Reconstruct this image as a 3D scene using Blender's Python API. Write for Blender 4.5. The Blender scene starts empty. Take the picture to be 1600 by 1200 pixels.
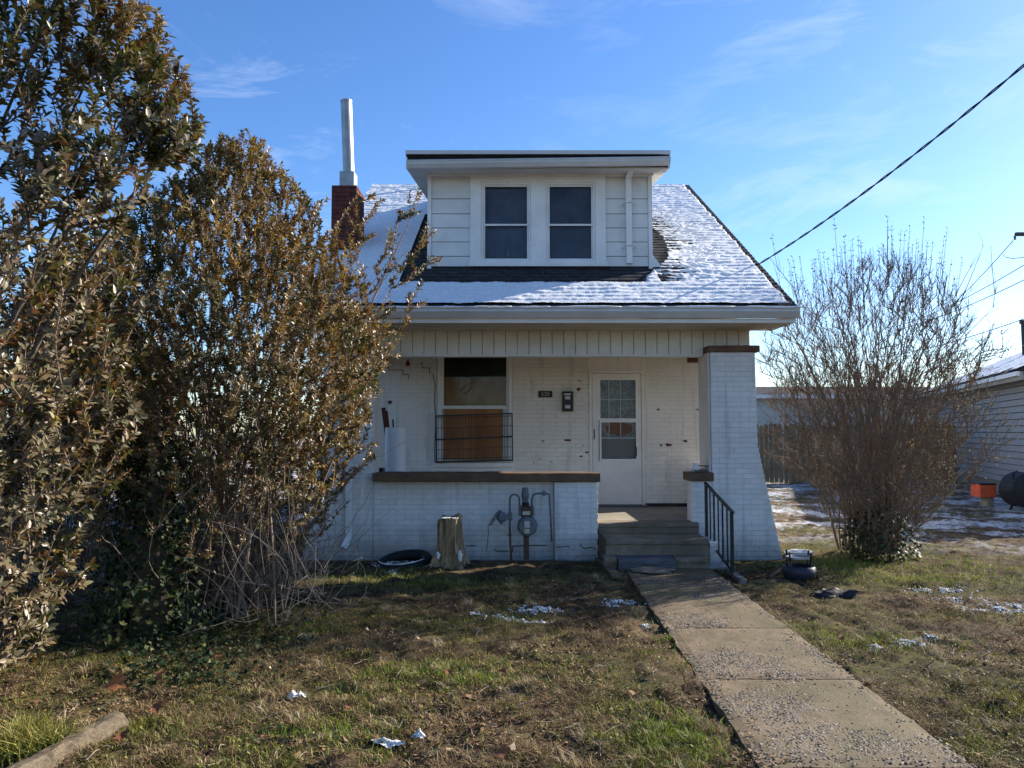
import bpy, math, random
import numpy as np
from mathutils import Vector, Matrix
random.seed(7); rng = np.random.default_rng(11)
SC = bpy.context.scene; COL = SC.collection; R = math.radians

# ------------------------------------------------------------------ camera, sky, sun
EYE = 1.65; PITCH = R(3.58); F = 1200.0
cam = bpy.data.cameras.new('camera'); camo = bpy.data.objects.new('camera', cam); COL.objects.link(camo)
cam.sensor_width = 36; cam.lens = 27; cam.clip_start = .05; cam.clip_end = 2000
camo.location = (0, 0, EYE); camo.rotation_euler = (math.pi/2 + PITCH, 0, 0); SC.camera = camo
SUN = Vector((1.9, 1.0, .95)).normalized()
el = math.asin(SUN.z); az = math.atan2(SUN.x, SUN.y)
W = bpy.data.worlds.new('World'); SC.world = W; W.use_nodes = True
nt = W.node_tree; nt.nodes.clear(); N = nt.nodes.new; L = nt.links.new
out = N('ShaderNodeOutputWorld'); bg = N('ShaderNodeBackground'); bg.inputs[1].default_value = .105
sky = N('ShaderNodeTexSky'); sky.sky_type = 'NISHITA'; sky.sun_disc = False
sky.sun_elevation = el; sky.sun_rotation = az; sky.air_density = 1.0; sky.dust_density = .35; sky.ozone_density = 4.0
tc = N('ShaderNodeTexCoord'); mp = N('ShaderNodeMapping')
mp.inputs['Rotation'].default_value = (R(10), R(-42), R(0)); mp.inputs['Scale'].default_value = (1.6, 2.0, 6.5)
nz = N('ShaderNodeTexNoise'); nz.inputs['Scale'].default_value = 1.9; nz.inputs['Detail'].default_value = 9; nz.inputs['Roughness'].default_value = .66
nz.inputs['Distortion'].default_value = .7
L(tc.outputs['Generated'], mp.inputs[0]); L(mp.outputs[0], nz.inputs['Vector'])
cr = N('ShaderNodeValToRGB'); cr.color_ramp.elements[0].position = .50; cr.color_ramp.elements[1].position = .88
cr.color_ramp.elements[1].color = (.55, .55, .55, 1)
L(nz.outputs[0], cr.inputs[0])
nz2 = N('ShaderNodeTexNoise'); nz2.inputs['Scale'].default_value = 2.2; nz2.inputs['Detail'].default_value = 2
L(tc.outputs['Generated'], nz2.inputs['Vector'])
cr2 = N('ShaderNodeValToRGB'); cr2.color_ramp.elements[0].position = .38; cr2.color_ramp.elements[1].position = .62
L(nz2.outputs[0], cr2.inputs[0])
mm = N('ShaderNodeMath'); mm.operation = 'MULTIPLY'; L(cr.outputs[0], mm.inputs[0]); L(cr2.outputs[0], mm.inputs[1])
mx = N('ShaderNodeMixRGB'); mx.inputs[2].default_value = (4.8, 5.2, 5.9, 1)
L(mm.outputs[0], mx.inputs[0]); hs = N('ShaderNodeHueSaturation'); hs.inputs['Saturation'].default_value = 1.16; hs.inputs['Value'].default_value = .97; hs.inputs['Hue'].default_value = .508; L(sky.outputs[0], hs.inputs['Color']); L(hs.outputs[0], mx.inputs[1]); L(mx.outputs[0], bg.inputs[0]); L(bg.outputs[0], out.inputs[0])
sl = bpy.data.lights.new('sun', 'SUN'); sl.energy = 5.0; sl.angle = R(.5); sl.color = (1, .93, .82)
slo = bpy.data.objects.new('sun', sl); COL.objects.link(slo); slo.rotation_euler = SUN.to_track_quat('Z', 'Y').to_euler(); slo.location = (8, 4, 12)
SC.view_settings.view_transform = 'Standard'; SC.view_settings.look = 'None'; SC.view_settings.gamma = 1
SC.view_settings.exposure = 1.25; SC.view_settings.use_curve_mapping = False

# ------------------------------------------------------------------ helpers
cP, sP = math.cos(PITCH), math.sin(PITCH)
def at(px, py, Y):
    x = (px-800)/F; y = (600-py)/F; dy = cP - y*sP; dz = y*cP + sP; k = Y/dy
    return (x*k, Y, EYE + dz*k)
def gnd(px, py, z=0.0):
    x = (px-800)/F; y = (600-py)/F; dy = cP - y*sP; dz = y*cP + sP; k = (z-EYE)/dz
    return (x*k, dy*k)
def hash2(i, j, s):
    n = (i*374761393 + j*668265263 + s*1442695041) & 0xffffffff
    n = ((n ^ (n >> 13))*1274126177) & 0xffffffff
    return ((n ^ (n >> 16)) & 0xffff)/65535.0
def vnoise(x, y, s=0):
    x = np.asarray(x, float); y = np.asarray(y, float)
    i = np.floor(x).astype(np.int64); j = np.floor(y).astype(np.int64); fx = x-i; fy = y-j
    fx = fx*fx*(3-2*fx); fy = fy*fy*(3-2*fy)
    a = hash2(i, j, s); b = hash2(i+1, j, s); c = hash2(i, j+1, s); d = hash2(i+1, j+1, s)
    return a*(1-fx)*(1-fy)+b*fx*(1-fy)+c*(1-fx)*fy+d*fx*fy
def fbm(x, y, o=4, s=0):
    r = 0; a = .5; t = 0
    for k in range(o):
        r = r+a*vnoise(np.asarray(x)*2**k, np.asarray(y)*2**k, s+k*7); t += a; a *= .55
    return r/t

def tag(o, label=None, cat=None, group=None, kind=None):
    if label: o['label'] = label
    if cat: o['category'] = cat
    if group: o['group'] = group
    if kind: o['kind'] = kind
    return o
def empty(name, loc=(0, 0, 0), parent=None, **k):
    o = bpy.data.objects.new(name, None); o.location = loc; o.empty_display_size = .1
    COL.objects.link(o)
    if parent: o.parent = parent; o.location = Vector(loc)-WL(parent)
    return tag(o, **k)
def link_mesh(name, me, parent=None, **k):
    o = bpy.data.objects.new(name, me); COL.objects.link(o)
    if parent:
        o.parent = parent
    return tag(o, **k)
def WL(parent):          # world location of a (rotation free) parent chain
    v = Vector((0, 0, 0))
    while parent is not None: v += parent.location; parent = parent.parent
    return v
class MB:
    def __init__(s): s.v = []; s.f = []
    def add(s, vs, fs):
        n = len(s.v); s.v += [tuple(v) for v in vs]; s.f += [tuple(i+n for i in f) for f in fs]; return s
    def box(s, x0, x1, y0, y1, z0, z1, c=0):
        if c <= 0:
            return s.add([(x0,y0,z0),(x1,y0,z0),(x1,y1,z0),(x0,y1,z0),(x0,y0,z1),(x1,y0,z1),(x1,y1,z1),(x0,y1,z1)],
                  [(0,3,2,1),(4,5,6,7),(0,1,5,4),(1,2,6,5),(2,3,7,6),(3,0,4,7)])
        # chamfered: vertical edges and top edges
        def ring(d, z): return [(x0+d,y0,z),(x1-d,y0,z),(x1,y0+d,z),(x1,y1-d,z),(x1-d,y1,z),(x0+d,y1,z),(x0,y1-d,z),(x0,y0+d,z)]
        def ins(z):
            return [(x0+c*1.3,y0+c,z),(x1-c*1.3,y0+c,z),(x1-c,y0+c*1.3,z),(x1-c,y1-c*1.3,z),(x1-c*1.3,y1-c,z),(x0+c*1.3,y1-c,z),(x0+c,y1-c*1.3,z),(x0+c,y0+c*1.3,z)]
        vs = ins(z0)+ring(c, z0+c)+ring(c, z1-c)+ins(z1)
        fs = [tuple(range(7,-1,-1)), tuple(range(24,32))]
        for k in range(3):
            for i in range(8): j = (i+1)%8; fs.append((k*8+i, k*8+j, k*8+8+j, k*8+8+i))
        return s.add(vs, fs)
    def beam(s, p0, p1, w, h, up=(0,0,1)):
        p0 = Vector(p0); p1 = Vector(p1); d = (p1-p0).normalized(); u = Vector(up)
        a = d.cross(u)
        if a.length < 1e-4: a = d.cross(Vector((0,1,0)))
        a.normalize(); b = a.cross(d).normalized()
        vs = []
        for p in (p0, p1):
            for (i, j) in ((-1,-1),(1,-1),(1,1),(-1,1)): vs.append(p+a*i*w/2+b*j*h/2)
        return s.add(vs, [(0,1,2,3),(7,6,5,4),(0,4,5,1),(1,5,6,2),(2,6,7,3),(3,7,4,0)])
    def tube(s, pts, rad, n=8, cap=True):
        pts = [Vector(p) for p in pts]; m = len(pts)
        if not hasattr(rad, '__len__'): rad = [rad]*m
        ref = None; vs = []
        for i, p in enumerate(pts):
            d = (pts[min(i+1, m-1)]-pts[max(i-1, 0)]).normalized()
            if ref is None: ref = d.orthogonal().normalized()
            ref = (ref-d*ref.dot(d)).normalized(); b = d.cross(ref)
            for k in range(n):
                t = 2*math.pi*k/n; vs.append(p+(ref*math.cos(t)+b*math.sin(t))*rad[i])
        fs = []
        for i in range(m-1):
            for k in range(n): fs.append((i*n+k, i*n+(k+1)%n, (i+1)*n+(k+1)%n, (i+1)*n+k))
        if cap: fs += [tuple(range(n-1,-1,-1)), tuple((m-1)*n+k for k in range(n))]
        return s.add(vs, fs)
    def lathe(s, prof, n=20, c=(0,0,0), axis='z', cap=True):
        vs = []
        for (r, h) in prof:
            for k in range(n):
                t = 2*math.pi*k/n; a = r*math.cos(t); b = r*math.sin(t)
                vs.append((c[0]+a, c[1]+b, c[2]+h) if axis == 'z' else ((c[0]+a, c[1]-h, c[2]+b) if axis == 'y' else (c[0]+h, c[1]+a, c[2]+b)))
        fs = []
        for i in range(len(prof)-1):
            for k in range(n): fs.append((i*n+k, i*n+(k+1)%n, (i+1)*n+(k+1)%n, (i+1)*n+k))
        if cap: fs += [tuple(range(n-1,-1,-1)), tuple((len(prof)-1)*n+k for k in range(n))]
        return s.add(vs, fs)
    def prism(s, poly, y0, y1):       # polygon in (x,z), extruded along y
        n = len(poly); vs = [(x, y0, z) for x, z in poly]+[(x, y1, z) for x, z in poly]
        return s.add(vs, [tuple(range(n)), tuple(range(2*n-1, n-1, -1))]+[((i+1)%n, i, i+n, (i+1)%n+n) for i in range(n)])
    def prismx(s, poly, x0, x1):      # polygon in (y,z), extruded along x
        n = len(poly); vs = [(x0, y, z) for y, z in poly]+[(x1, y, z) for y, z in poly]
        return s.add(vs, [tuple(range(n)), tuple(range(2*n-1, n-1, -1))]+[((i+1)%n, i, i+n, (i+1)%n+n) for i in range(n)])
    def build(s, name, mat, parent=None, smooth=False, recalc=True, **k):
        me = bpy.data.meshes.new(name); off = WL(parent)
        me.from_pydata([(x-off.x, y-off.y, z-off.z) for x, y, z in s.v], [], s.f)
        if recalc:
            import bmesh
            bm = bmesh.new(); bm.from_mesh(me); bmesh.ops.recalc_face_normals(bm, faces=bm.faces); bm.to_mesh(me); bm.free()
        if mat: me.materials.append(mat)
        if smooth: me.shade_smooth()
        return link_mesh(name, me, parent, **k)
def np_mesh(name, V, Fq, mat, parent=None, attr=None, smooth=False, **k):
    """V (n,3), Fq (m,3|4) ints; attr: per-vertex float 'rnd'"""
    off = WL(parent); V = V - np.array(off)[None]
    me = bpy.data.meshes.new(name); n = len(V); m, q = Fq.shape
    me.vertices.add(n); me.vertices.foreach_set('co', V.astype(np.float32).ravel())
    me.loops.add(m*q); me.loops.foreach_set('vertex_index', Fq.astype(np.int32).ravel())
    me.polygons.add(m); me.polygons.foreach_set('loop_start', (np.arange(m)*q).astype(np.int32))
    me.polygons.foreach_set('loop_total', np.full(m, q, np.int32))
    if attr is not None:
        a = me.attributes.new('rnd', 'FLOAT', 'POINT'); a.data.foreach_set('value', attr.astype(np.float32))
    me.update(calc_edges=True); me.validate()
    if mat: me.materials.append(mat)
    if smooth: me.shade_smooth()
    return link_mesh(name, me, parent, **k)

# ------------------------------------------------------------------ materials
class Mt:
    def __init__(s, name, rough=.8, spec=.3, metal=0):
        s.m = bpy.data.materials.new(name); s.m.use_nodes = True; s.t = s.m.node_tree
        s.b = s.t.nodes['Principled BSDF']; s.b.inputs['Roughness'].default_value = rough
        s.b.inputs['Specular IOR Level'].default_value = spec; s.b.inputs['Metallic'].default_value = metal
        s.geo = s.t.nodes.new('ShaderNodeNewGeometry')
    def n(s, k, **kw):
        x = s.t.nodes.new(k)
        for a, b in kw.items(): setattr(x, a, b)
        return x
    def l(s, a, b): s.t.links.new(a, b)
    def noise(s, scale, detail=5, rough=.55, stretch=(1,1,1), vec=None, dist=0):
        mp = s.n('ShaderNodeMapping'); mp.inputs['Scale'].default_value = stretch
        s.l(vec or s.geo.outputs['Position'], mp.inputs[0])
        x = s.n('ShaderNodeTexNoise'); x.inputs['Scale'].default_value = scale; x.inputs['Detail'].default_value = detail
        x.inputs['Roughness'].default_value = rough; x.inputs['Distortion'].default_value = dist
        s.l(mp.outputs[0], x.inputs['Vector']); return x.outputs[0]
    def ramp(s, f, *stops):
        x = s.n('ShaderNodeValToRGB'); e = x.color_ramp.elements
        while len(e) < len(stops): e.new(.5)
        for i, (p, c) in enumerate(stops):
            e[i].position = p; e[i].color = (c, c, c, 1) if not hasattr(c, '__len__') else (*c, 1)
        s.l(f, x.inputs[0]); return x.outputs[0]
    def mix(s, f, a, b, bt='MIX'):
        x = s.n('ShaderNodeMixRGB', blend_type=bt)
        for i, v in ((0, f), (1, a), (2, b)):
            if isinstance(v, (int, float)): x.inputs[i].default_value = v if i == 0 else (v, v, v, 1)
            elif isinstance(v, tuple): x.inputs[i].default_value = (*v, 1)
            else: s.l(v, x.inputs[i])
        return x.outputs[0]
    def math(s, op, a, b=0.0):
        x = s.n('ShaderNodeMath', operation=op)
        for i, v in ((0, a), (1, b)):
            if isinstance(v, (int, float)): x.inputs[i].default_value = v
            else: s.l(v, x.inputs[i])
        return x.outputs[0]
    def z(s):
        x = s.n('ShaderNodeSeparateXYZ'); s.l(s.geo.outputs['Position'], x.inputs[0]); return x.outputs
    def col(s, c):
        if isinstance(c, tuple): s.b.inputs['Base Color'].default_value = (*c, 1)
        else: s.l(c, s.b.inputs['Base Color'])
        return s
    def bump(s, h, dist=.005, st=1.0):
        x = s.n('ShaderNodeBump'); x.inputs['Distance'].default_value = dist; x.inputs['Strength'].default_value = st
        s.l(h, x.inputs['Height']); s.l(x.outputs[0], s.b.inputs['Normal']); return s
    def rough(s, f): s.l(f, s.b.inputs['Roughness']); return s

def simple(name, c, c2=None, rough=.7, scale=6, bump=.002, spec=.3, metal=0, stretch=(1,1,1)):
    t = Mt(name, rough, spec, metal); f = t.noise(scale, 6, .6, stretch)
    c2 = c2 or tuple(x*.7 for x in c)
    t.col(t.ramp(f, (.32, c2), (.66, c)))
    if bump: t.bump(t.noise(scale*6, 4, .6, stretch), bump)
    return t.m
def paint_mat(name, base, dirt, chips=True, lowdirt=True):
    t = Mt(name, .62, .3)
    a = t.noise(1.3, 6, .6); c = t.ramp(a, (.3, tuple(x*.86 for x in base)), (.65, base))
    drip = t.noise(9, 5, .6, (1, 1, .12)); c = t.mix(t.ramp(drip, (.52, 0.0), (.80, .45)), c, dirt)
    oi = t.n('ShaderNodeObjectInfo'); c = t.mix(t.ramp(oi.outputs['Random'], (0, .0), (1, .16)), c, (.30, .30, .31))
    if lowdirt:
        z = t.z()[2]; zz = t.math('ADD', z, t.math('MULTIPLY', t.noise(5, 4), .5))
        c = t.mix(t.ramp(zz, (.22, .8), (.75, 0.0)), c, dirt)
    if chips:
        v = t.noise(26, 5, .65); c = t.mix(t.ramp(v, (.735, 0.0), (.745, .85)), c, (.10, .04, .03))
    t.col(c); t.bump(t.noise(60, 5, .6), .0025); return t.m
M = {}
M['paint'] = paint_mat('painted_brick', (.84, .82, .79), (.24, .23, .22))
M['paint_in'] = paint_mat('painted_brick_porch', (.82, .77, .69), (.28, .26, .23))
M['mortar'] = paint_mat('painted_mortar', (.66, .65, .63), (.16, .15, .14), False)
M['mortar_red'] = simple('sooty_mortar', (.08, .06, .055), (.03, .025, .025), .9, 9)
M['redbrick'] = simple('red_brick', (.16, .045, .035), (.06, .022, .02), .85, 9, .004)
def wtrim(name, base, rough=.5):
    t = Mt(name, rough, .35)
    c = t.ramp(t.noise(2.2, 6, .65), (.3, tuple(x*.82 for x in base)), (.62, base))
    c = t.mix(t.ramp(t.noise(30, 5, .6, (.4, .4, 1)), (.60, 0.0), (.85, .45)), c, (.30, .29, .27))
    t.col(c); t.bump(t.noise(40, 4, .6), .0015); return t.m
M['trim'] = wtrim('white_trim', (.80, .79, .77)); M['siding'] = wtrim('dormer_siding', (.72, .72, .70), .6)
M['vinyl'] = wtrim('frieze_siding', (.79, .79, .78), .55); M['gutter'] = wtrim('gutter_metal', (.60, .60, .59), .45)
M['door'] = wtrim('door_white', (.78, .74, .70), .45)
M['beam'] = simple('dark_gap', (.05, .045, .045), (.015, .014, .014), .9, 10)
def capm():
    t = Mt('brown_painted_cap', .75, .3); c = t.ramp(t.noise(5, 6, .65), (.3, (.085, .05, .032)), (.65, (.17, .098, .058)))
    c = t.mix(t.ramp(t.noise(3, 6, .7), (.60, 0.0), (.75, .8)), c, (.20, .20, .12)); t.col(c); t.bump(t.noise(50, 5), .004); return t.m
M['cap'] = capm()
def concrete(name, a, b, moss=True):
    t = Mt(name, .85, .25)
    c = t.ramp(t.noise(1.7, 7, .65), (.28, a), (.68, b))
    c = t.mix(t.ramp(t.noise(4.5, 7, .7), (.54, 0.0), (.68, .6)), c, tuple(x*.45 for x in a))
    c = t.mix(t.ramp(t.noise(2.6, 5, .7, (1, 1, 3)), (.56, 0.0), (.66, .45)), c, tuple(x*1.25 for x in b))
    c = t.mix(t.ramp(t.noise(90, 3, .7), (.55, 0.0), (.72, .5)), c, (.36, .33, .28))
    if moss: c = t.mix(t.ramp(t.noise(1.1, 5, .6, (1, 1, 1)), (.47, 0.0), (.66, .7)), c, (.085, .082, .032))
    t.col(c); t.bump(t.mix(.5, t.noise(120, 3, .7), t.noise(14, 5, .6)), .006); return t.m
M['slab'] = concrete('walk_concrete', (.095, .066, .036), (.20, .143, .082))
M['step'] = concrete('step_concrete', (.115, .088, .062), (.28, .225, .16), False)
M['floor'] = concrete('porch_floor_concrete', (.20, .175, .13), (.34, .30, .23), False)
M['pebble'] = None
def attr_mat(name, stops, rough=.8, spec=.2, trans=0, back=None, bump=0, jit=True):
    t = Mt(name, rough, spec); a = t.n('ShaderNodeAttribute'); a.attribute_name = 'rnd'
    c = t.ramp(a.outputs['Fac'], *stops)
    if back: c = t.mix(t.geo.outputs['Backfacing'], c, t.mix(.36, c, back))
    if jit: c = t.mix(t.ramp(t.noise(35, 3), (.35, 0.0), (.75, .45)), c, t.mix(1.0, c, (.45, .42, .40), 'MULTIPLY'))
    t.col(c)
    if trans:
        tr = t.n('ShaderNodeBsdfTranslucent'); ms = t.n('ShaderNodeMixShader'); ms.inputs[0].default_value = trans
        t.l(c, tr.inputs[0]); t.l(t.b.outputs[0], ms.inputs[1]); t.l(tr.outputs[0], ms.inputs[2])
        t.l(ms.outputs[0], t.t.nodes['Material Output'].inputs[0])
    return t.m
M['pebble'] = attr_mat('pebble_stone', [(0, (.07, .058, .042)), (.5, (.18, .15, .115)), (1, (.36, .31, .25))], .7)
def shingle():
    t = Mt('asphalt_shingle', .95, .1); c = t.ramp(t.noise(7, 6, .7), (.3, (.018, .018, .021)), (.7, (.062, .060, .063)))
    t.col(c); t.bump(t.noise(150, 3), .004); return t.m
M['shingle'] = shingle()
def snowm(name='snow'):
    t = Mt(name, .7, .25); t.col(t.ramp(t.noise(20, 6, .6), (.3, (.68, .68, .69)), (.6, (.81, .81, .80)))); t.bump(t.noise(45, 5, .65), .012); return t.m
M['snow'] = snowm()
M['galv'] = simple('galvanised_metal', (.36, .36, .35), (.25, .25, .25), .45, 5, .0006, .5, .75)
M['iron'] = simple('black_iron', (.02, .022, .024), (.012, .012, .014), .45, 20, .001, .4, .2)
M['meter'] = simple('grey_meter_paint', (.16, .185, .19), (.10, .115, .12), .5, 14, .001)
M['rust'] = simple('rusty_pipe', (.13, .075, .05), (.06, .04, .03), .85, 25, .002)
M['sticker'] = simple('paper_sticker', (.55, .54, .42), (.42, .42, .36), .7, 40, 0)
M['rubber'] = simple('black_rubber', (.018, .018, .02), (.01, .01, .011), .65, 20, .002)
def woodm(name, a, b, stretch, rough=.8, bump=.01, sc=7):
    t = Mt(name, rough, .2); f = t.noise(sc, 7, .7, stretch, dist=.4); t.col(t.ramp(f, (.28, a), (.5, tuple((x+y)/2 for x, y in zip(a, b))), (.7, b)))
    t.bump(f, bump); return t.m
M['stump'] = woodm('weathered_stump', (.055, .026, .012), (.70, .50, .29), (1.5, 1.5, .07), .85, .05, 17)
M['timber'] = woodm('old_timber', (.05, .038, .026), (.22, .17, .11), (.25, 1, 1), .85, .02, 22)
M['fence'] = woodm('fence_wood', (.09, .075, .05), (.22, .18, .115), (1, 1, .12), .85, .004)
M['ply'] = woodm('plywood_board', (.20, .085, .035), (.46, .22, .085), (1, 1, .15), .7, .002, 5)
M['plyup'] = woodm('plywood_faded', (.24, .125, .06), (.48, .29, .15), (1, 1, .6), .7, .002, 4)
M['redplank'] = simple('red_brown_plank', (.12, .03, .022), (.06, .02, .015), .7, 9)
M['drum'] = simple('white_plastic', (.66, .69, .74), (.56, .58, .62), .4, 3, 0)
M['darkgreen'] = simple('dark_green_cloth', (.06, .066, .036), (.015, .018, .01), .9, 3, .002)
M['shade'] = simple('blue_grey_shade', (.13, .145, .185), (.06, .07, .10), .8, 2.6, 0)
M['curtain'] = None
def curtain():
    t = Mt('lace_curtain', .85, .2); f = t.noise(12, 7, .7, (1, 1, 1), dist=1.5); t.col(t.ramp(f, (.3, (.10, .105, .11)), (.5, (.24, .25, .26)), (.62, (.44, .44, .44)))); return t.m
M['curtain'] = curtain()
M['redcloth'] = simple('red_cloth', (.30, .05, .045), (.10, .03, .03), .8, 22, 0)
M['inner'] = simple('inner_door_paint', (.30, .30, .27), (.24, .24, .22), .6, 4, 0)
def glass():
    t = Mt('window_glass', .03, .5); gl = t.n('ShaderNodeBsdfGlossy'); gl.inputs['Roughness'].default_value = .02
    tr = t.n('ShaderNodeBsdfTransparent'); tr.inputs[0].default_value = (.86, .88, .9, 1); fr = t.n('ShaderNodeFresnel'); fr.inputs[0].default_value = 1.5
    ms = t.n('ShaderNodeMixShader'); t.l(t.math('MULTIPLY', fr.outputs[0], .28), ms.inputs[0]); t.l(tr.outputs[0], ms.inputs[1]); t.l(gl.outputs[0], ms.inputs[2])
    t.l(ms.outputs[0], t.t.nodes['Material Output'].inputs[0]); return t.m
M['glass'] = glass()
M['black'] = simple('black_plastic', (.012, .012, .014), None, .35, 20, 0)
M['plaque'] = simple('plaque_green_black', (.03, .032, .02), None, .5, 20, 0)
M['digit'] = simple('pale_digit', (.42, .46, .34), (.25, .28, .2), .5, 30, 0)
M['label'] = simple('white_label', (.55, .56, .56), (.42, .42, .42), .5, 30, 0)
M['bark'] = woodm('grey_brown_bark', (.045, .034, .026), (.17, .135, .105), (1, 1, .3), .85, .004, 30)
M['bark_red'] = woodm('reddish_bark', (.11, .077, .055), (.34, .24, .17), (1, 1, .3), .85, .004, 30)
M['twig'] = woodm('twig_bark', (.10, .07, .052), (.33, .24, .18), (1, 1, .5), .8, .002, 30)
M['leaf_near'] = attr_mat('privet_leaf_near', [(0, (.032, .052, .013)), (.35, (.080, .086, .02)), (.55, (.14, .10, .03)), (.75, (.18, .078, .028)), (.92, (.21, .20, .038)), (1, (.40, .30, .06))], .38, .45, .28, (.32, .27, .20))
M['leaf_mid'] = attr_mat('privet_leaf', [(0, (.030, .046, .012)), (.28, (.095, .105, .022)), (.46, (.20, .14, .04)), (.66, (.23, .088, .03)), (.82, (.27, .23, .042)), (1, (.44, .24, .045))], .42, .38, .25, (.30, .24, .15))
M['leaf_pale'] = attr_mat('small_pale_leaf', [(0, (.05, .065, .025)), (.4, (.13, .12, .05)), (.7, (.24, .19, .11)), (1, (.38, .32, .20))], .75, .1, .2, (.4, .36, .3))
M['ivy'] = attr_mat('ivy_leaf', [(0, (.012, .024, .010)), (.5, (.032, .050, .018)), (.8, (.07, .085, .026)), (1, (.13, .12, .04))], .55, .15, .1)
M['grass'] = attr_mat('grass_blade', [(0, (.05, .072, .014)), (.5, (.175, .178, .032)), (.85, (.34, .30, .06)), (1, (.46, .38, .15))], .6, .25, .25)
M['straw'] = attr_mat('dead_grass', [(0, (.08, .052, .03)), (.45, (.25, .165, .08)), (.8, (.44, .32, .16)), (1, (.60, .50, .32))], .8, .2, .1)
M['litter'] = attr_mat('leaf_litter', [(0, (.05, .032, .020)), (.5, (.19, .10, .048)), (.8, (.34, .22, .10)), (1, (.55, .46, .32))], .75, .25, .1)
M['bigleaf'] = attr_mat('fallen_maple_leaf', [(0, (.20, .075, .035)), (1, (.34, .13, .05))], .7, .3, .15)
def groundm():
    t = Mt('yard_soil', .95, .1)
    f = t.noise(2.2, 8, .68); c = t.ramp(f, (.32, (.034, .022, .014)), (.47, (.092, .060, .035)), (.62, (.24, .17, .09)))
    g = t.noise(.55, 5, .6); c = t.mix(t.ramp(g, (.48, 0.0), (.60, .7)), c, t.ramp(t.noise(14, 5, .7), (.3, (.045, .048, .014)), (.7, (.15, .15, .04))))
    fine = t.noise(55, 5, .75); c = t.mix(t.ramp(fine, (.56, 0.0), (.68, .7)), c, (.34, .26, .155))
    c = t.mix(t.ramp(t.noise(38, 4, .7), (.36, .7), (.47, 0.0)), c, (.018, .013, .010))
    xyz = t.z(); far = t.math('GREATER_THAN', xyz[1], 12.0)
    s = t.mix(.5, t.noise(7, 8, .8), t.noise(.9, 4, .6)); sn = t.math('MULTIPLY', t.ramp(s, (.495, 0.0), (.56, .85)), t.ramp(t.math('DIVIDE', t.math('ADD', xyz[1], t.math('MULTIPLY', t.math('ABSOLUTE', xyz[0]), .35)), 30.0), (.42, 0.0), (.50, 1.0)))
    c = t.mix(sn, c, (.66, .69, .74)); t.col(c); t.bump(t.mix(.5, t.noise(40, 6, .75), t.noise(160, 3, .7)), .035); return t.m
M['ground'] = groundm()
M['neigh'] = simple('grey_vinyl_siding', (.30, .285, .27), (.26, .245, .235), .6, 2, 0)
M['neighdark'] = simple('siding_backing', (.05, .05, .05), None, .8, 4, 0)  # near-black colour seen in the plank gaps stands in for lap shadow
M['tan'] = simple('tan_fascia', (.36, .32, .27), (.27, .24, .20), .7, 4, 0)
M['found'] = simple('tan_foundation', (.24, .21, .165), (.16, .14, .11), .9, 8)
M['shed'] = simple('sage_shed_wall', (.52, .53, .48), (.43, .44, .41), .8, 3)
M['orange'] = simple('orange_red_box', (.62, .10, .035), (.45, .07, .03), .6, 8, 0)
M['pole'] = woodm('pole_wood', (.04, .035, .028), (.12, .10, .08), (1, 1, .1), .9, .005, 10)
M['wire'] = simple('black_cable', (.015, .015, .017), None, .6, 20, 0)
M['bowl'] = simple('purple_black_enamel', (.04, .037, .055), (.025, .022, .03), .45, 8, .001)
M['bluegrey'] = simple('blue_grey_paint', (.125, .125, .145), (.085, .085, .09), .8, 9, .003)
M['litterwhite'] = simple('white_plastic_scrap', (.72, .72, .70), (.55, .54, .52), .5, 30, .002)
M['stone'] = simple('rough_stone', (.24, .21, .17), (.11, .10, .085), .9, 12, .006)
M['soffit'] = wtrim('cream_soffit', (.62, .59, .52), .7)

# ------------------------------------------------------------------ ground
def axis(lo, hi, step, far):
    a = list(np.arange(lo, hi, step)); s = step; x = hi; r = []
    while x < far: r.append(x); s *= 1.25; x += s
    r.append(far); s = step; x = lo; l_ = []
    while True:
        s *= 1.25; x -= s
        if x < -far: break
        l_.append(x)
    l_.append(-far); return np.array(l_[::-1]+a+r)
xs = axis(-6.5, 8.5, .042, 500); ys = axis(2.2, 13.5, .042, 500)
WALK = [gnd(1185, 1200), gnd(1515, 1200), gnd(975, 890), gnd(1108, 890)]
wl = (WALK[2][0]-WALK[0][0])/(WALK[2][1]-WALK[0][1]); wr = (WALK[3][0]-WALK[1][0])/(WALK[3][1]-WALK[1][1])
def walk_lr(Y): return WALK[0][0]+wl*(Y-WALK[0][1]), WALK[1][0]+wr*(Y-WALK[1][1])
def ground_h(X, Y):
    X = np.asarray(X, float); Y = np.asarray(Y, float)
    d = np.clip(1-(np.maximum(np.abs(X)-12, 0)+np.maximum(np.abs(Y-8)-14, 0))/8, 0, 1)
    h = ((fbm(X*1.1+9, Y*1.1, 4, 3)-.5)*.09+(fbm(X*6, Y*6, 3, 5)-.5)*.085+(fbm(X*20, Y*20, 2, 8)-.5)*.034)*d
    a, b = walk_lr(Y); inw = np.clip(np.minimum(X-a, b-X)/.04+.25, 0, 1)*(Y < 9.3)
    h = h*(1-inw)-.045*inw
    hs = np.clip(np.minimum(np.minimum(X+2.9, 3.6-X), Y-9.9)/.3+.3, 0, 1)
    return h*(1-hs)-.03*hs
XX, YY = np.meshgrid(xs, ys); ZZ = ground_h(XX, YY)
V = np.stack([XX.ravel(), YY.ravel(), ZZ.ravel()], 1); nx, ny = len(xs), len(ys)
i = np.arange(nx*ny).reshape(ny, nx); Fq = np.stack([i[:-1,:-1], i[:-1,1:], i[1:,1:], i[1:,:-1]], -1).reshape(-1, 4)
np_mesh('ground', V, Fq, M['ground'], smooth=True, kind='structure', label='patchy winter yard of bare soil and thin grass')

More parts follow.
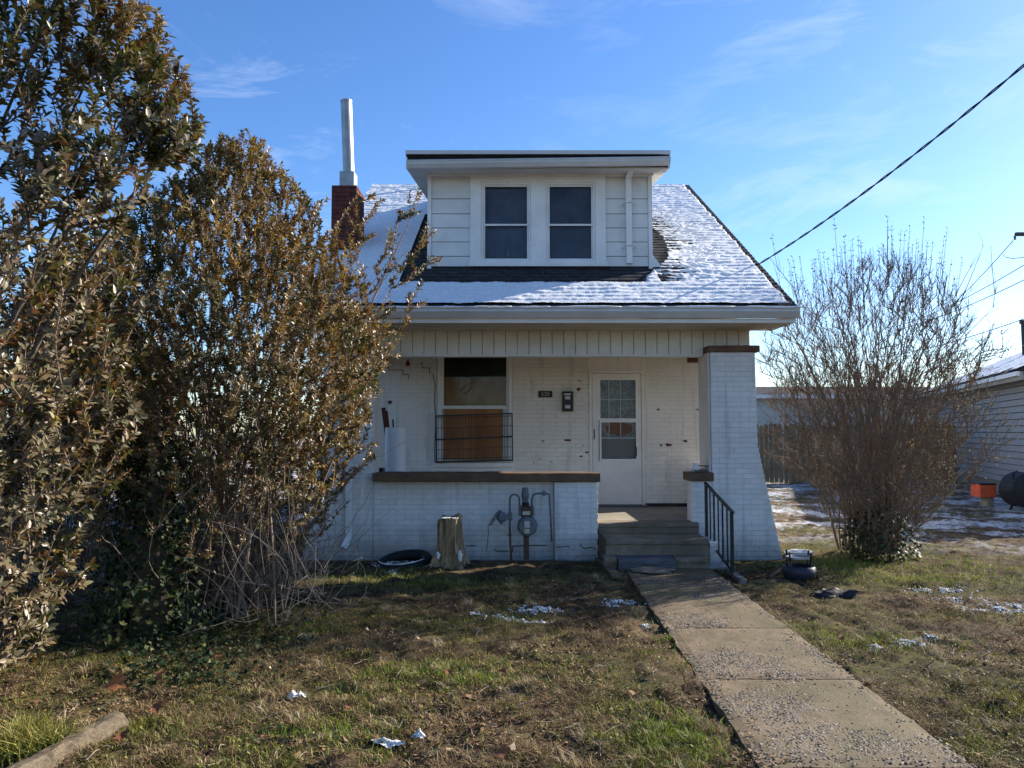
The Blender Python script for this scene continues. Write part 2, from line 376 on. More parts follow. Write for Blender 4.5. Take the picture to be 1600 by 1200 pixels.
# path of slabs
path = empty('path', (1.9, 6, 0), kind='structure', label='concrete front walk')
def slab(y0, y1):
    m = MB(); g = .008; (a0, b0), (a1, b1) = walk_lr(y0), walk_lr(y1)
    nxx, nyy = 14, max(4, int((y1-y0)/.1)); vs = []; fs = []
    for jy in range(nyy+1):
        for ix in range(nxx+1):
            t = jy/nyy; y = y0+g+(y1-y0-2*g)*t; a = a0+(a1-a0)*t; b = b0+(b1-b0)*t
            e = (ix in (0, nxx)) or (jy in (0, nyy)); x = a+(b-a)*ix/nxx
            if ix in (0, nxx): x += random.uniform(-.010, .010)
            vs.append((x, y+(random.uniform(-.004, .004) if jy in (0, nyy) else 0), .028-(.008 if e else 0)+random.uniform(-.0015, .0015)))
    idx = lambda ix, jy: jy*(nxx+1)+ix
    for jy in range(nyy):
        for ix in range(nxx): fs.append((idx(ix, jy), idx(ix+1, jy), idx(ix+1, jy+1), idx(ix, jy+1)))
    ring = [idx(ix, 0) for ix in range(nxx+1)]+[idx(nxx, jy) for jy in range(1, nyy+1)]+[idx(ix, nyy) for ix in range(nxx-1, -1, -1)]+[idx(0, jy) for jy in range(nyy-1, 0, -1)]
    n = len(vs)
    for k in ring: vs.append((vs[k][0], vs[k][1], -.08))
    for k in range(len(ring)): k2 = (k+1)%len(ring); fs.append((ring[k], ring[k2], n+k2, n+k))
    m.add(vs, fs); m.build('slab', M['slab'], path, smooth=False)
yA = gnd(1100, 888)[1]; yB = gnd(1120, 985)[1]; yC = gnd(1200, 1066)[1]
for a, b in ((yB, yA), (yC, yB), (yC-1.35, yC), (yC-2.7, yC-1.35), (yC-4.0, yC-2.7)): slab(a, b)
# exposed pebbles
n = 26000; px = rng.uniform(0, 1, n); py = rng.uniform(3.2, yA, n); a, b = walk_lr(py); X = a+(b-a)*px
msk = fbm(X*1.3, py*1.5+3, 3, 21)
centers = [gnd(1130, 1040), gnd(1180, 1110), gnd(1280, 1170), gnd(1150, 925), gnd(1090, 975), gnd(1030, 910)]
w_ = np.zeros(n)
for (cx, cy), rr in zip(centers, (.38, .42, .5, .6, .35, .4)): w_ = np.maximum(w_, np.exp(-((X-cx)**2+((py-cy)/.75)**2)/rr**2))
keep = rng.uniform(0, 1, n) < np.clip((w_+1.9*(msk-.5)+.6*(fbm(X*9, py*9, 2, 22)-.5)-.30)*2.2, .04, 1); X = X[keep]; Yp = py[keep]; n = len(X)
r = rng.uniform(.004, .010, n)
oct_ = np.array([(1,0,0),(0,1,0),(-1,0,0),(0,-1,0),(0,0,1)], float); of = np.array([(0,1,4),(1,2,4),(2,3,4),(3,0,4)])
th = rng.uniform(0, 6.28, n); sx = rng.uniform(.8, 1.5, n)
P = oct_[None]*r[:, None, None]; P[:, :, 0] *= sx[:, None]; P[:, :, 2] *= .55
P[:, :, :2] += rng.uniform(-.0015, .0015, (n, 5, 2))
c, s_ = np.cos(th)[:, None], np.sin(th)[:, None]; PX = P[:, :, 0]*c-P[:, :, 1]*s_; PY = P[:, :, 0]*s_+P[:, :, 1]*c
V = np.stack([PX+X[:, None], PY+Yp[:, None], P[:, :, 2]+.0285], -1).reshape(-1, 3)
Fq = (of[None]+(np.arange(n)*5)[:, None, None]).reshape(-1, 3)
np_mesh('exposed_pebbles', V, Fq, M['pebble'], path, attr=np.repeat(rng.uniform(0, 1, n), 5), kind='stuff')

# ------------------------------------------------------------------ bricks
def brick_mesh(mat, seed, w=.193, h=.058, d=.10, ch=.0035, jit=.002):
    rd = random.Random(seed); j = lambda: rd.uniform(-jit, jit)
    fx, fz = w/2, h/2
    fr = [(-fx+ch+j(), j()*.6, -fz+ch+j()*.5), (fx-ch+j(), j()*.6, -fz+ch+j()*.5), (fx-ch+j(), j()*.6, fz-ch+j()*.5), (-fx+ch+j(), j()*.6, fz-ch+j()*.5)]
    md = [(-fx, ch, -fz), (fx, ch, -fz), (fx, ch, fz), (-fx, ch, fz)]; bk = [(x, d, z) for x, y, z in md]
    me = bpy.data.meshes.new('brick'); me.from_pydata(fr+md+bk, [], [(0,1,2,3)]+[((i+1)%4, i, i+4, (i+1)%4+4) for i in range(4)]+[((i+1)%4+4, i+4, i+8, (i+1)%4+8) for i in range(4)]+[(11,10,9,8)])
    me.materials.append(mat); return me
def bricks(parent, mat, origin, rot, spans, z0, z1, Lb=.203, H=.0677, limit=300, seed=1, variants=6, ch=.003, jit=.0016, depth=.1, stagger=0):
    """origin: world point of u=0,z=0 on the facade; rot: facing; spans(z)->list of (u0,u1)"""
    ms = [brick_mesh(mat, seed*50+k, ch=ch, jit=jit, d=depth) for k in range(variants)]; rd = random.Random(seed)
    ux, uy = math.cos(rot), math.sin(rot); off = WL(parent); todo = []; row = 0; z = z0
    while z < z1-.02:
        h = min(H, z1-z); zc = z+h/2
        for (a, b) in spans(zc):
            u = math.floor(a/Lb)*Lb-(Lb/2 if (row+stagger) % 2 else 0)
            while u < b:
                ua, ub = max(a, u), min(b, u+Lb)
                if ub-ua > .035: todo.append(((ua+ub)/2, zc, (ub-ua-.0065)/.193, (h-.0065)/.058))
                u += Lb
        z += H; row += 1
    extra = MB()
    for k, (u, zc, sc, sz) in enumerate(todo):
        m = rd.choice(ms); prd = rd.uniform(-.0015, .0015)
        wx, wy = origin[0]+ux*u-uy*prd, origin[1]+uy*u+ux*prd
        if k < limit:
            o = bpy.data.objects.new('brick', m); COL.objects.link(o); o.parent = parent
            o.location = (wx-off.x, wy-off.y, origin[2]+zc-off.z); o.rotation_euler = (0, 0, rot); o.scale = (sc, 1, sz)
        else:
            mt = Matrix.Translation((wx, wy, origin[2]+zc)) @ Matrix.Rotation(rot, 4, 'Z') @ Matrix.Diagonal((sc, 1, sz, 1))
            extra.add([mt @ v.co for v in m.vertices], [tuple(p.vertices) for p in m.polygons])
    if extra.v: extra.build('upper_bricks', mat, parent, kind='stuff')

# ------------------------------------------------------------------ the house
XC, HW = .377, 3.197; YE, ZE, YR, ZR = 9.6, 3.237, 15.31, 6.64; SL = (ZR-ZE)/(YR-YE)
XL, XR = XC-HW, XC+HW
def roofz(y): return ZE+SL*(y-YE)
YF, YB, YPF = 10.2, 12.3, 10.10            # porch front plane, house wall plane, pier front
house = empty('house', (XC, YB, 0), label='white painted brick cottage with a front porch, wide dormer and thin snow on its roof', cat='house')

FLZ = .47
# porch floor and steps
x0s, x1s = at(936, 815, 10.1)[0], at(1092, 815, 10.1)[0]
fl = MB(); fl.box(-2.55, 2.62, 10.42, YB-.01, .05, FLZ-.003, .01); fl.build('porch_floor', M['floor'], house)
steps = empty('front_steps', (1.8, 9.8, 0), house)
def rough_box(x0, x1, y0, y1, z0, z1, seed, nx=14, amp=.008):
    rd = random.Random(seed); m = MB(); prof = [(y0+.024, z0), (y0+.024, z1-.062), (y0, z1-.054), (y0, z1-.014), (y0+.014, z1), (y1, z1), (y1, z0)]
    vs = []; n = len(prof)
    for k in range(nx+1):
        x = x0+(x1-x0)*k/nx
        for q, (y, z) in enumerate(prof):
            a = amp if q in (1, 2, 3) else (amp*.4 if q == 4 else 0)
            vs.append((x, y+rd.uniform(-a, a), z+rd.uniform(-a, a)*.6))
    fs = [tuple(range(n)), tuple(nx*n+q for q in range(n-1, -1, -1))]
    for k in range(nx):
        for q in range(n): q2 = (q+1) % n; fs.append((k*n+q, k*n+q2, (k+1)*n+q2, (k+1)*n+q))
    return m.add(vs, fs)
rough_box(x0s, x1s, 10.10, 10.42, .0, FLZ, 1).build('step', M['step'], steps)
rough_box(x0s+.02, x1s-.02, 9.50, 10.13, .0, .335, 2).build('step', M['step'], steps)
xa = at(945, 880, 9.25)[0]; xb = at(966, 880, 9.25)[0]; xc_ = at(1056, 880, 9.25)[0]; xd = at(1108, 880, 9.25)[0]
rough_box(xa, xb-.01, 9.27, 9.52, -.03, .15, 3, 4, .014).build('step_stone', M['step'], steps)
rough_box(xb, xc_-.01, 9.20, 9.53, -.03, .145, 4, 9, .012).build('step_stone', M['bluegrey'], steps, label='blue painted middle stone of the lowest step')
rough_box(xc_, xd, 9.26, 9.53, -.03, .15, 5, 5, .016).build('step_stone', M['step'], steps)
rough_box(x1s+.0, x1s+.14, 9.55, 10.12, .0, .29, 6, 3, .008).build('stair_curb', M['paint'], steps)

# porch front half wall
pw = empty('porch_wall', (-.3, YF, 0), house)
xl_in = at(584, 800, YF)[0]; xp0 = at(866, 800, YPF)[0]; xp1 = at(935, 800, YPF)[0]
zc0, zc1 = 1.0, 1.115
m = MB(); m.box(xl_in-.03, xp0, YF+.004, YF+.27, -.1, zc0); m.build('wall_core', M['mortar'], pw)
m = MB(); m.box(xp0+.008, xp1-.016, YPF+.0045, YF+.27, -.1, zc0); m.build('pier_core', M['mortar'], pw)
bricks(pw, M['paint'], (0, YF, 0), 0, lambda z: [(xl_in, xp0)], -.05, zc0, seed=3, limit=250)
for pts in (((728,853),(737,852.5),(745,853)), ((801,863),(801.5,853),(815,853),(816,852),(855,852)), ((773,858),(775,861),(795,861))):
    m = MB()
    for a, b in zip(pts, pts[1:]): m.beam(at(*a, YF-.003), at(*b, YF-.003), .010, .007, (0, 1, 0))
    m.build('crack', M['beam'], pw)
pier = empty('pier', (.85, YPF, 0), house)
bricks(pier, M['paint'], (0, YPF, 0), 0, lambda z: [(xp0, xp1)], -.02, zc0, seed=4, depth=.06)
bricks(pier, M['paint'], (xp1-.012, YPF, 0), math.pi/2, lambda z: [(.065, .36)], -.02, zc0, seed=5, depth=.04)
def capbox(x0, x1, y0, y1, z0, z1, seed):
    m = MB(); n = max(2, int((x1-x0)/.12)); rd = random.Random(seed); vs = []; c = .012
    prof = lambda: [(y0+c, z0), (y0, z0+c), (y0, z1-c), (y0+c, z1), (y1-c, z1), (y1, z1-c), (y1, z0+c), (y1-c, z0)]
    for k in range(n+1):
        x = x0+(x1-x0)*k/n; e = c if k in (0, n) else 0
        for (y, z) in prof():
            cy, cz = (y0+y1)/2, (z0+z1)/2
            vs.append((x, y+(cy-y)*e*2+rd.uniform(-.003, .003), z+(cz-z)*e*3+rd.uniform(-.003, .003)))
    fs = [tuple(range(8)), tuple(n*8+q for q in range(7, -1, -1))]
    for k in range(n):
        for q in range(8): q2 = (q+1) % 8; fs.append((k*8+q, k*8+q2, (k+1)*8+q2, (k+1)*8+q))
    return m.add(vs, fs)
for pts in (((869,855),(878,854.5),(882,853.5),(890,854)), ((907,849),(908,854),(914,857),(922,855),(930,857))):
    m = MB()
    for a, b in zip(pts, pts[1:]): m.beam(at(*a, YPF-.003), at(*b, YPF-.003), .010, .008, (0, 1, 0))
    m.build('crack', M['beam'], pier)
capbox(xl_in+.01, at(938, 748, YPF-.05)[0], YPF-.05, YF+.31, zc0+.001, zc1, 1).build('wall_cap', M['cap'], pw)
# right short wall + side half walls
sw = empty('stair_side_wall', (2.5, YF, 0), house)
xq0, xq1 = at(1081, 800, YF)[0], 2.655
m = MB(); m.box(xq0+.008, xq1, YF+.0045, YF+.30, -.1, 1.0); m.build('wall_core', M['mortar'], sw)
bricks(sw, M['paint'], (0, YF, 0), 0, lambda z: [(xq0, xq1)], -.02, 1.0, seed=6)
capbox(xq0-.035, xq1+.002, YF-.04, YF+.34, 1.001, 1.115, 2).build('wall_cap', M['cap'], sw)
m = MB(); m.box(2.86, 3.10, 10.85, YB-.005, -.1, 1.06); m.build('side_wall', M['paint_in'], house)
m = MB(); m.box(-2.5, -2.15, 10.85, YB-.005, -.1, 1.10); m.build('side_wall', M['paint_in'], house)

# pillars
def pillar(inner, outer_top, flare, sgn, seed, lab):
    p = empty('pillar', ((inner+outer_top)/2, YF, 0), house, label=lab)
    top = 2.715
    def outx(z): return outer_top+sgn*(.02*max(0, (2.6-z)/1.2) if z > 1.45 else .02+flare*(1.45-z)/1.45)
    # stepped core following the courses
    core = MB(); H = .0677; z = -.05
    while z < top-.02:
        zz = min(z+H, top); o = outx((z+zz)/2)-sgn*.006; a, b = sorted((inner+sgn*.006, o)); core.box(a, b, YF+.0045, YF+.60, z, zz); z += H
    core.build('pillar_core', M['mortar'], p)
    bricks(p, M['paint'], (0, YF, 0), 0, lambda z: [tuple(sorted((inner, outx(z))))], -.05, top, seed=seed)
    if sgn > 0:
        m = MB(); m.box(inner-.022, inner-.001, YF+.05, YF+.58, 1.12, top-.002); m.build('reveal_board', M['paint_in'], p)
    a, b = sorted((inner-sgn*.03, outer_top+sgn*.05)); capbox(a, b, YF-.05, YF+.64, top+.001, top+.085, seed).build('pillar_cap', M['cap'], p)
    return p
xin = at(1112, 700, YF)[0]; xout = at(1180, 560, YF)[0]
pillar(xin, xout, .29, 1, 7, 'right porch pillar flaring at its foot')
pillar(at(583, 700, YF)[0], at(506, 560, YF)[0], .24, -1, 8, 'left porch pillar partly hidden by the hedge')
# frieze planks over the porch opening
YZ = 10.45; zf0 = at(900, 557, YZ)[2]; zf1 = ZE-.10; zover = 2.715+.087
frz = empty('frieze', (XC, YZ, zf0), house)
pl = MB(); pl.box(-.077, .077, 0, .02, 0, 1, 0)
pv = []
pme = bpy.data.meshes.new('plank'); c = .010
pv = [(-.077,.008,0),(-.077+c,0,0),(.077-c,0,0),(.077,.008,0),(.077,.02,0),(-.077,.02,0)]; pv += [(x, y, 1) for x, y, z in pv]
pv = [(x*(.0765/.077), y, z) for x, y, z in pv]; pme.from_pydata(pv, [], [(5,4,3,2,1,0),(6,7,8,9,10,11)]+[(i, (i+1)%6, (i+1)%6+6, i+6) for i in range(6)]); pme.materials.append(M['vinyl'])
x = at(1172, 520, YZ)[0]-.08; k = 0
while x > -2.50:
    over = x > xin-.05 or x < at(583, 700, YF)[0]+.05
    zb = zover if over else zf0+.03
    o = link_mesh('plank', pme, frz); o.location = (x-XC, 0, zb-zf0); o.scale = (1, 1, zf1-zb); x -= .1595; k += 1
m = MB(); m.box(at(583, 700, YF)[0]+.01, xin-.04, YZ-.012, YZ+.024, zf0, zf0+.028); m.build('trim_strip', M['vinyl'], frz)
m = MB(); m.box(-2.52, 3.23, YZ+.021, YZ+.024, zover, zf1-.002); m.box(at(583,700,YF)[0]+.03, xin-.045, YZ+.021, YZ+.024, zf0+.03, zover-.002); m.build('dark_backing', M['shade'], frz)
m = MB(); m.box(-2.52, 3.23, YZ+.025, YZ+.25, zover, zf1-.002); m.box(at(583,700,YF)[0]+.03, xin-.045, YZ+.025, YZ+.25, zf0+.01, zover-.002); m.build('beam', M['vinyl'], frz)
m = MB(); m.box(3.06, 3.22, YZ+.26, YB-.01, zover, zf1-.002); m.box(-2.5, -2.34, YZ+.26, YB-.01, zover, zf1-.002); m.build('side_beam', M['vinyl'], frz)
m = MB(); m.box(-2.33, 3.05, YZ+.26, YB-.01, 3.06, 3.08); m.build('porch_ceiling', M['soffit'], house)
m = MB(); m.box(at(1076,565,11.6)[0], at(1103,565,11.6)[0], 11.5, 11.7, at(1090,566,11.6)[2], at(1090,552,11.6)[2]); m.build('bare_wood_block', M['redplank'], house)

# house wall with openings
wx0, wx1 = at(683, 700, YB)[0], at(801, 700, YB)[0]; wz0 = at(740, 722, YB)[2]; wz1 = 3.0
dx0, dx1 = at(921, 700, YB)[0], at(1007, 700, YB)[0]; dz1 = at(960, 579, YB)[2]
hx0, hx1 = -2.52, 3.23
hw = empty('front_wall', (0, YB, 0), house)
def sp(z):
    cuts = []
    if wz0-.10 < z < wz1: cuts.append((wx0, wx1))
    if z < dz1: cuts.append((dx0, dx1))
    r = [(hx0, hx1)]
    for a, b in sorted(cuts):
        l_ = r.pop(); r += [(l_[0], a), (b, l_[1])]
    return r
bricks(hw, M['paint_in'], (0, YB, 0), 0, sp, FLZ+.05, 3.0, seed=9, limit=300, ch=.003, stagger=1)
m = MB()
for a, b, z0, z1 in ((hx0, wx0, 0, 3.05), (wx0, wx1, 0, wz0-.10), (wx1, dx0, 0, 3.05), (dx0, dx1, dz1, 3.05), (dx1, hx1, 0, 3.05)):
    m.box(a, b, YB+.0045, YB+.20, z0, z1)
m.build('wall_backing', M['mortar'], hw)
m = MB(); m.box(dx1+.003, hx1, YB-.02, YB+.005, FLZ, FLZ+.05); m.box(hx0, dx0-.003, YB-.02, YB+.005, FLZ, FLZ+.05); m.build('base_strip', M['beam'], hw)
# rest of the body and gables
m = MB(); y2 = 2*YR-YB-.4
m.box(hx0, hx0+.2, YB+.201, y2, 0, 4.9); m.box(hx1-.2, hx1, YB+.201, y2, 0, 4.9); m.box(hx0+.201, hx1-.201, y2-.2, y2, 0, 3.9)
m.build('body_wall', M['paint'], house)
m = MB()
for xx in (hx0, hx1-.2):
    m.prismx([(YZ+.3, 3.15), (2*YR-YZ-.3, 3.15), (YR, roofz(YR)-.16)], xx+.003, xx+.197)
m.build('gable_wall', M['paint'], house)
# flaked spots showing red brick, cracks
BARE = simple('bare_red_brick', (.19, .045, .034), (.045, .018, .016), .9, 40, .003); rd = random.Random(5)
for (px_, py_, w, h) in ((887,688,9,3),(908,713,5,3),(917,707,6,3),(1045,695,9,4),(1033,696,4,3),(1071,689,7,4),(904,608,7,5),(848,689,5,2),(905,595,3,2),(637,567,6,10),(609,628,8,5),(843,717,3,1.5),(862,722,3,1.5),(834,723,3,1.5),(912,696,2,2),(1028,640,4,3),(1090,640,4,2)):
    m = MB(); c = at(px_, py_, YB-.006); vs = []
    for k in range(9):
        t = k*math.tau/9; q = rd.uniform(.55, 1.15); cs_, sn_ = math.cos(t), math.sin(t); vs.append((c[0]+math.copysign(abs(cs_)**.55, cs_)*w/2*q*.0120, YB-.0045, c[2]+math.copysign(abs(sn_)**.55, sn_)*h/2*q*.0120))
    m.add(vs, [tuple(range(8, -1, -1))]); m.build('bare_patch', BARE, hw, recalc=False)
for pts in (((583,573),(607,573),(607,578),(630,578),(630,585),(638,585),(638,592)), ((656,567),(660,567),(660,575),(671,575),(671,582)), ((590,560),(600,562)), ((676,585),(680,600),(679,625),(681,660),(679,700),(680,735))):
    m = MB()
    for a, b in zip(pts, pts[1:]):
        m.beam(at(*a, YB-.004), at(*b, YB-.004), .009, .009, (0, 1, 0))
    m.build('crack', M['beam'], hw)
m = MB(); m.box(at(588,560,YB)[0], at(606,560,YB)[0], YB-.12, YB-.004, at(600,571,YB)[2], at(600,556,YB)[2]); m.build('bare_wood_block', M['redplank'], house)

# front window (boarded)
win = empty('window', ((wx0+wx1)/2, YB, wz0), house, label='boarded front window behind a wire guard')
def frame(m, x0, x1, z0, z1, w, y0, y1, wb=None, wt=None):
    wb = wb or w; wt = wt or w
    m.box(x0, x0+w, y0, y1, z0, z1); m.box(x1-w, x1, y0, y1, z0, z1); m.box(x0+w, x1-w, y0, y1, z0, z0+wb); m.box(x0+w, x1-w, y0, y1, z1-wt, z1); return m
gx0, gx1 = at(693, 650, YB)[0], at(791, 650, YB)[0]; zm = at(740, 636, YB)[2]
frame(MB(), wx0+.004, wx1-.004, wz0, wz1, gx0-wx0-.035, YB-.03, YB+.12, .03).build('frame', M['trim'], win)
m = MB(); frame(m, gx0-.03, gx1+.03, zm-.02, wz1-.03, .03, YB+.01, YB+.05); m.build('upper_sash', M['trim'], win)
m = MB(); frame(m, gx0-.03, gx1+.03, wz0+.03, zm-.022, .03, YB+.03, YB+.07); m.box(gx0-.03, gx1+.03, YB-.002, YB+.03, zm-.03, zm+.022); m.build('lower_sash', M['trim'], win)
m = MB(); m.box(gx0, gx1, YB+.028, YB+.032, zm+.01, wz1-.06); m.build('pane', M['glass'], win)
zu = at(740, 589, YB)[2]
m = MB(); m.box(gx0-.02, gx1+.02, YB+.075, YB+.09, zm-.01, zu); m.build('faded_plywood', M['plyup'], win)
m = MB(); m.box(gx0-.02, gx1+.02, YB+.10, YB+.11, zu-.05, wz1-.04); m.build('dark_curtain', M['darkgreen'], win)
m = MB(); m.box(gx0+.001, at(785, 680, YB)[0], YB+.002, YB+.024, wz0+.04, zm-.035); m.build('plywood', M['ply'], win)
m = MB(); m.box(at(785.5, 680, YB)[0], gx1, YB+.012, YB+.026, wz0+.04, zm-.035); m.build('white_board', M['label'], win)
m = MB(); m.box(wx0-.06, wx1+.03, YB-.07, YB-.002, wz0-.075, wz0-.006); m.build('sill', M['trim'], win)
m = MB(); m.box(wx0-.09, wx0+.52, YB-.022, YB-.001, wz0-.20, wz0-.08); m.box(wx0+.525, wx1+.02, YB-.02, YB-.001, wz0-.20, wz0-.08); m.build('apron', M['trim'], win)

# storm door
dr = empty('door', ((dx0+dx1)/2, YB, FLZ), house, label='white storm door with tall glass')
m = MB(); w = .045
m.box(dx0, dx0+w, YB-.03, YB+.1, FLZ+.03, dz1); m.box(dx1-w, dx1, YB-.03, YB+.1, FLZ+.03, dz1); m.box(dx0+w, dx1-w, YB-.03, YB+.1, dz1-w, dz1); m.build('frame', M['door'], dr)
m = MB(); m.box(dx0-.04, dx1+.03, YB-.10, YB+.1, FLZ-.002, FLZ+.03); m.build('threshold', M['bluegrey'], dr)
lx0, lx1 = dx0+w+.006, dx1-w-.006; lz0, lz1 = FLZ+.035, dz1-w-.006
ox0, ox1 = at(935, 650, YB)[0], at(996, 650, YB)[0]; oz0, oz1 = at(960, 720, YB)[2], at(960, 591, YB)[2]
m = MB(); ya, yb = YB-.022, YB+.02
m.box(lx0, ox0, ya, yb, lz0, lz1); m.box(ox1, lx1, ya, yb, lz0, lz1); m.box(ox0, ox1, ya, yb, lz0, oz0); m.box(ox0, ox1, ya, yb, oz1, lz1)
m.build('door_leaf', M['door'], dr)
zmd = at(960, 656, YB)[2]
m = MB(); frame(m, ox0, ox1, zmd-.008, oz1, .03, YB-.028, YB-.004); m.build('glass_frame', M['trim'], dr)
m = MB(); frame(m, ox0+.012, ox1, oz0, zmd-.010, .03, YB-.035, YB-.012); m.build('glass_frame', M['trim'], dr)
m = MB(); m.box(ox0, ox0+.011, YB-.03, YB-.012, oz0, zmd-.01); m.build('weather_strip', M['black'], dr)
m = MB(); m.box(ox0+.03, ox1-.03, YB-.018, YB-.015, oz0+.03, oz1-.03); m.build('pane', M['glass'], dr)
m = MB(); m.box(ox0+.01, ox1-.01, YB+.045, YB+.055, at(960,683,YB)[2], oz1); m.build('lace_curtain', M['curtain'], dr)
m = MB(); m.box(ox0+.01, ox1-.01, YB+.046, YB+.056, oz0, at(960,683.3,YB)[2]); m.build('inner_door', M['inner'], dr)
m = MB(); vs = []
rd = random.Random(2); cx, cz = (ox0+ox1)/2+.01, at(960, 669, YB)[2]
for k in range(16):
    t = k*math.tau/16; q = rd.uniform(.8, 1.1); vs.append((cx+math.cos(t)*.21*q, YB+.036, cz+math.sin(t)*.125*q))
m.add(vs+[(x, YB+.043, z) for x, y, z in vs], [tuple(range(15, -1, -1)), tuple(range(16, 32))]+[(i, (i+1)%16, (i+1)%16+16, i+16) for i in range(16)]); m.build('red_cloth', M['redcloth'], dr)
m = MB()
for px_ in (952, 970): xx = at(px_, 650, YB)[0]; m.box(xx-.006, xx+.006, YB+.026, YB+.034, at(960,684,YB)[2], oz1)
for py_ in (624,): zz = at(960, py_, YB)[2]; m.box(ox0+.01, ox1-.01, YB+.027, YB+.033, zz-.006, zz+.006)
m.box(ox0+.01, ox1-.01, YB+.027, YB+.033, at(960,685.5,YB)[2], at(960,683.5,YB)[2])
m.build('glazing_bar', M['trim'], dr)
m = MB(); hxx = at(928, 680, YB)[0]; m.tube([(hxx, YB-.03, at(928,686,YB)[2]), (hxx, YB-.06, at(928,683,YB)[2]), (hxx, YB-.06, at(928,674,YB)[2]), (hxx, YB-.03, at(928,671,YB)[2])], .009, 8); m.build('handle', M['black'], dr)
m = MB(); m.box(at(993,705,YB)[0], at(994.5,705,YB)[0], YB-.04, YB-.023, at(993,713,YB)[2], at(993,698,YB)[2]); m.build('hinge', M['iron'], dr)
m = MB(); m.box(dx0-.02, dx1+.02, YB-.012, YB+.004, dz1+.003, dz1+.32); m.build('header_panel', M['paint_in'], house)

# main roof
rf = empty('roof', (XC, YR, ZR), house)
th = .13
m = MB(); m.prismx([(YE, ZE-th), (YE, ZE-.012), (YR, ZR-.012), (2*YR-YE, ZE-.012), (2*YR-YE, ZE-th), (YR, ZR-th)], XL+.01, XR-.01); m.build('roof_deck', M['trim'], rf)
slope_len = math.hypot(YR-YE, ZR-ZE); uy, uz = (YR-YE)/slope_len, (ZR-ZE)/slope_len; ny_, nz_ = -uz, uy
def rp(x, s, h): return (x, YE+uy*s+ny_*h, ZE+uz*s+nz_*h)
CO = .137; m = MB(); rd = random.Random(3); ncr = int(slope_len/CO)+1
for k in range(ncr):
    s0 = k*CO-.02; s1 = min(s0+CO+.01, slope_len); x = XL-.03-rd.uniform(0, .3)*(k % 2)
    while x < XR+.03:
        a = max(x, XL-.02); x += .305; b = min(x-.006, XR+.02); hh = .012+rd.uniform(-.002, .003); d_ = rd.uniform(-.004, .004)
        if b-a > .02:
            m.add([rp(a, s0+d_, 0), rp(b, s0+d_, 0), rp(b, s0+d_, hh), rp(a, s0+d_, hh), rp(a, s1, .002), rp(b, s1, .002)], [(0,1,2,3),(3,2,5,4),(1,5,2),(0,3,4)])
m.build('shingles', M['shingle'], rf, kind='stuff')
m = MB(); m.prismx([(YR-.13, ZR-.065), (YR, ZR+.018), (YR+.13, ZR-.065), (YR, ZR-.01)], XL-.02, XR+.02); m.prismx([(YR+.10, ZR-.055), (2*YR-YE, ZE+.0), (2*YR-YE, ZE-.01), (YR+.10, ZR-.075)], XL-.02, XR+.02); m.build('ridge_cap', M['shingle'], rf)
# snow on front slope
DX0, DX1, YD = at(668, 340, 10.84)[0], at(1019, 340, 10.84)[0], 10.84
step = .019; xs_ = np.arange(XL-.0, XR, step); ss = np.arange(.0, slope_len-.02, step); GX, GS = np.meshgrid(xs_, ss)
GY = YE+uy*GS
n1 = fbm(GX*6, GS*9, 4, 31); n2 = fbm(GX*2.5, GS*7, 4, 37); n3 = fbm(GX*22, GS*22, 2, 41)
cover = np.ones_like(GX)*1.1
def sstep(e0, e1, v): t = np.clip((v-e0)/(e1-e0), 0, 1); return t*t*(3-2*t)
ysnow = 10.30                       # snow line below the dormer
def carve(mask): 
    global cover; cover = cover-mask
melt_r = DX1+.10+.22*np.exp(-((GY-12.0)/1.0)**2)        # bare shingles right of the dormer
band = sstep(ysnow-.05, ysnow+.06, GY)
carve(1.3*band*(GX > DX0-.30)*(1-sstep(-.02, .10, GX-melt_r+.35*np.clip((11.2-GY)/.8, 0, 1)))*(GY < 13.3))
part = band*(1-sstep(.0, 1.15, GX-melt_r))*(GX > DX1)*(1-sstep(12.9, 14.0, GY)); carve(.50*band*(1-sstep(.0, 1.15, GX-melt_r))*(GX > DX1)*(1-sstep(12.8, 14.0, GY)))
carve(1.3*(1-sstep(.05, .13, XR-GX+.03*n1))); carve(.8*sstep(14.75, 15.0, GY)*(np.abs(GX-DX1-.25) < .2)); carve(.9*sstep(14.6, 14.9, GY)*(np.abs(GX-DX0+.25) < .3))
chim = (GX < -99) & (GX > -2.80) & (GX < -2.2) & (GY > 11.3) & (GY < 12.2); carve(1.0*chim)
u = ((GS+.02) % CO)/CO
line = .38*part*(1-u)+((u < .13)*.22+(u > .93)*.06)*np.clip((fbm(GX*1.7, GS*5, 3, 49)-.42)*6, 0, 1.6)*(.25+.75*np.clip((GY-10.8)/1.5, 0, 1))
val = cover+.30*(n1-.5)+.5*(n2-.5)+.3*(n3-.5)-line
H_ = np.clip((val-.42)*.05, 0, .022)+.0095*(1-u)+.020*(n1-.4)+.016*(fbm(GX*3.1+5, GS*3.4, 3, 47)-.5)+.008*(n3-.5)+.012
pres = val > .42
V = np.stack([GX, YE+uy*GS+ny_*H_, ZE+uz*GS+nz_*H_], -1).reshape(-1, 3)
i = np.arange(GX.size).reshape(GX.shape); q = np.stack([i[:-1,:-1], i[:-1,1:], i[1:,1:], i[1:,:-1]], -1).reshape(-1, 4)
pk = pres.ravel(); q = q[(pk[q].sum(1) >= 3)]
np_mesh('snow', V, q, M['snow'], rf, smooth=True, kind='stuff')
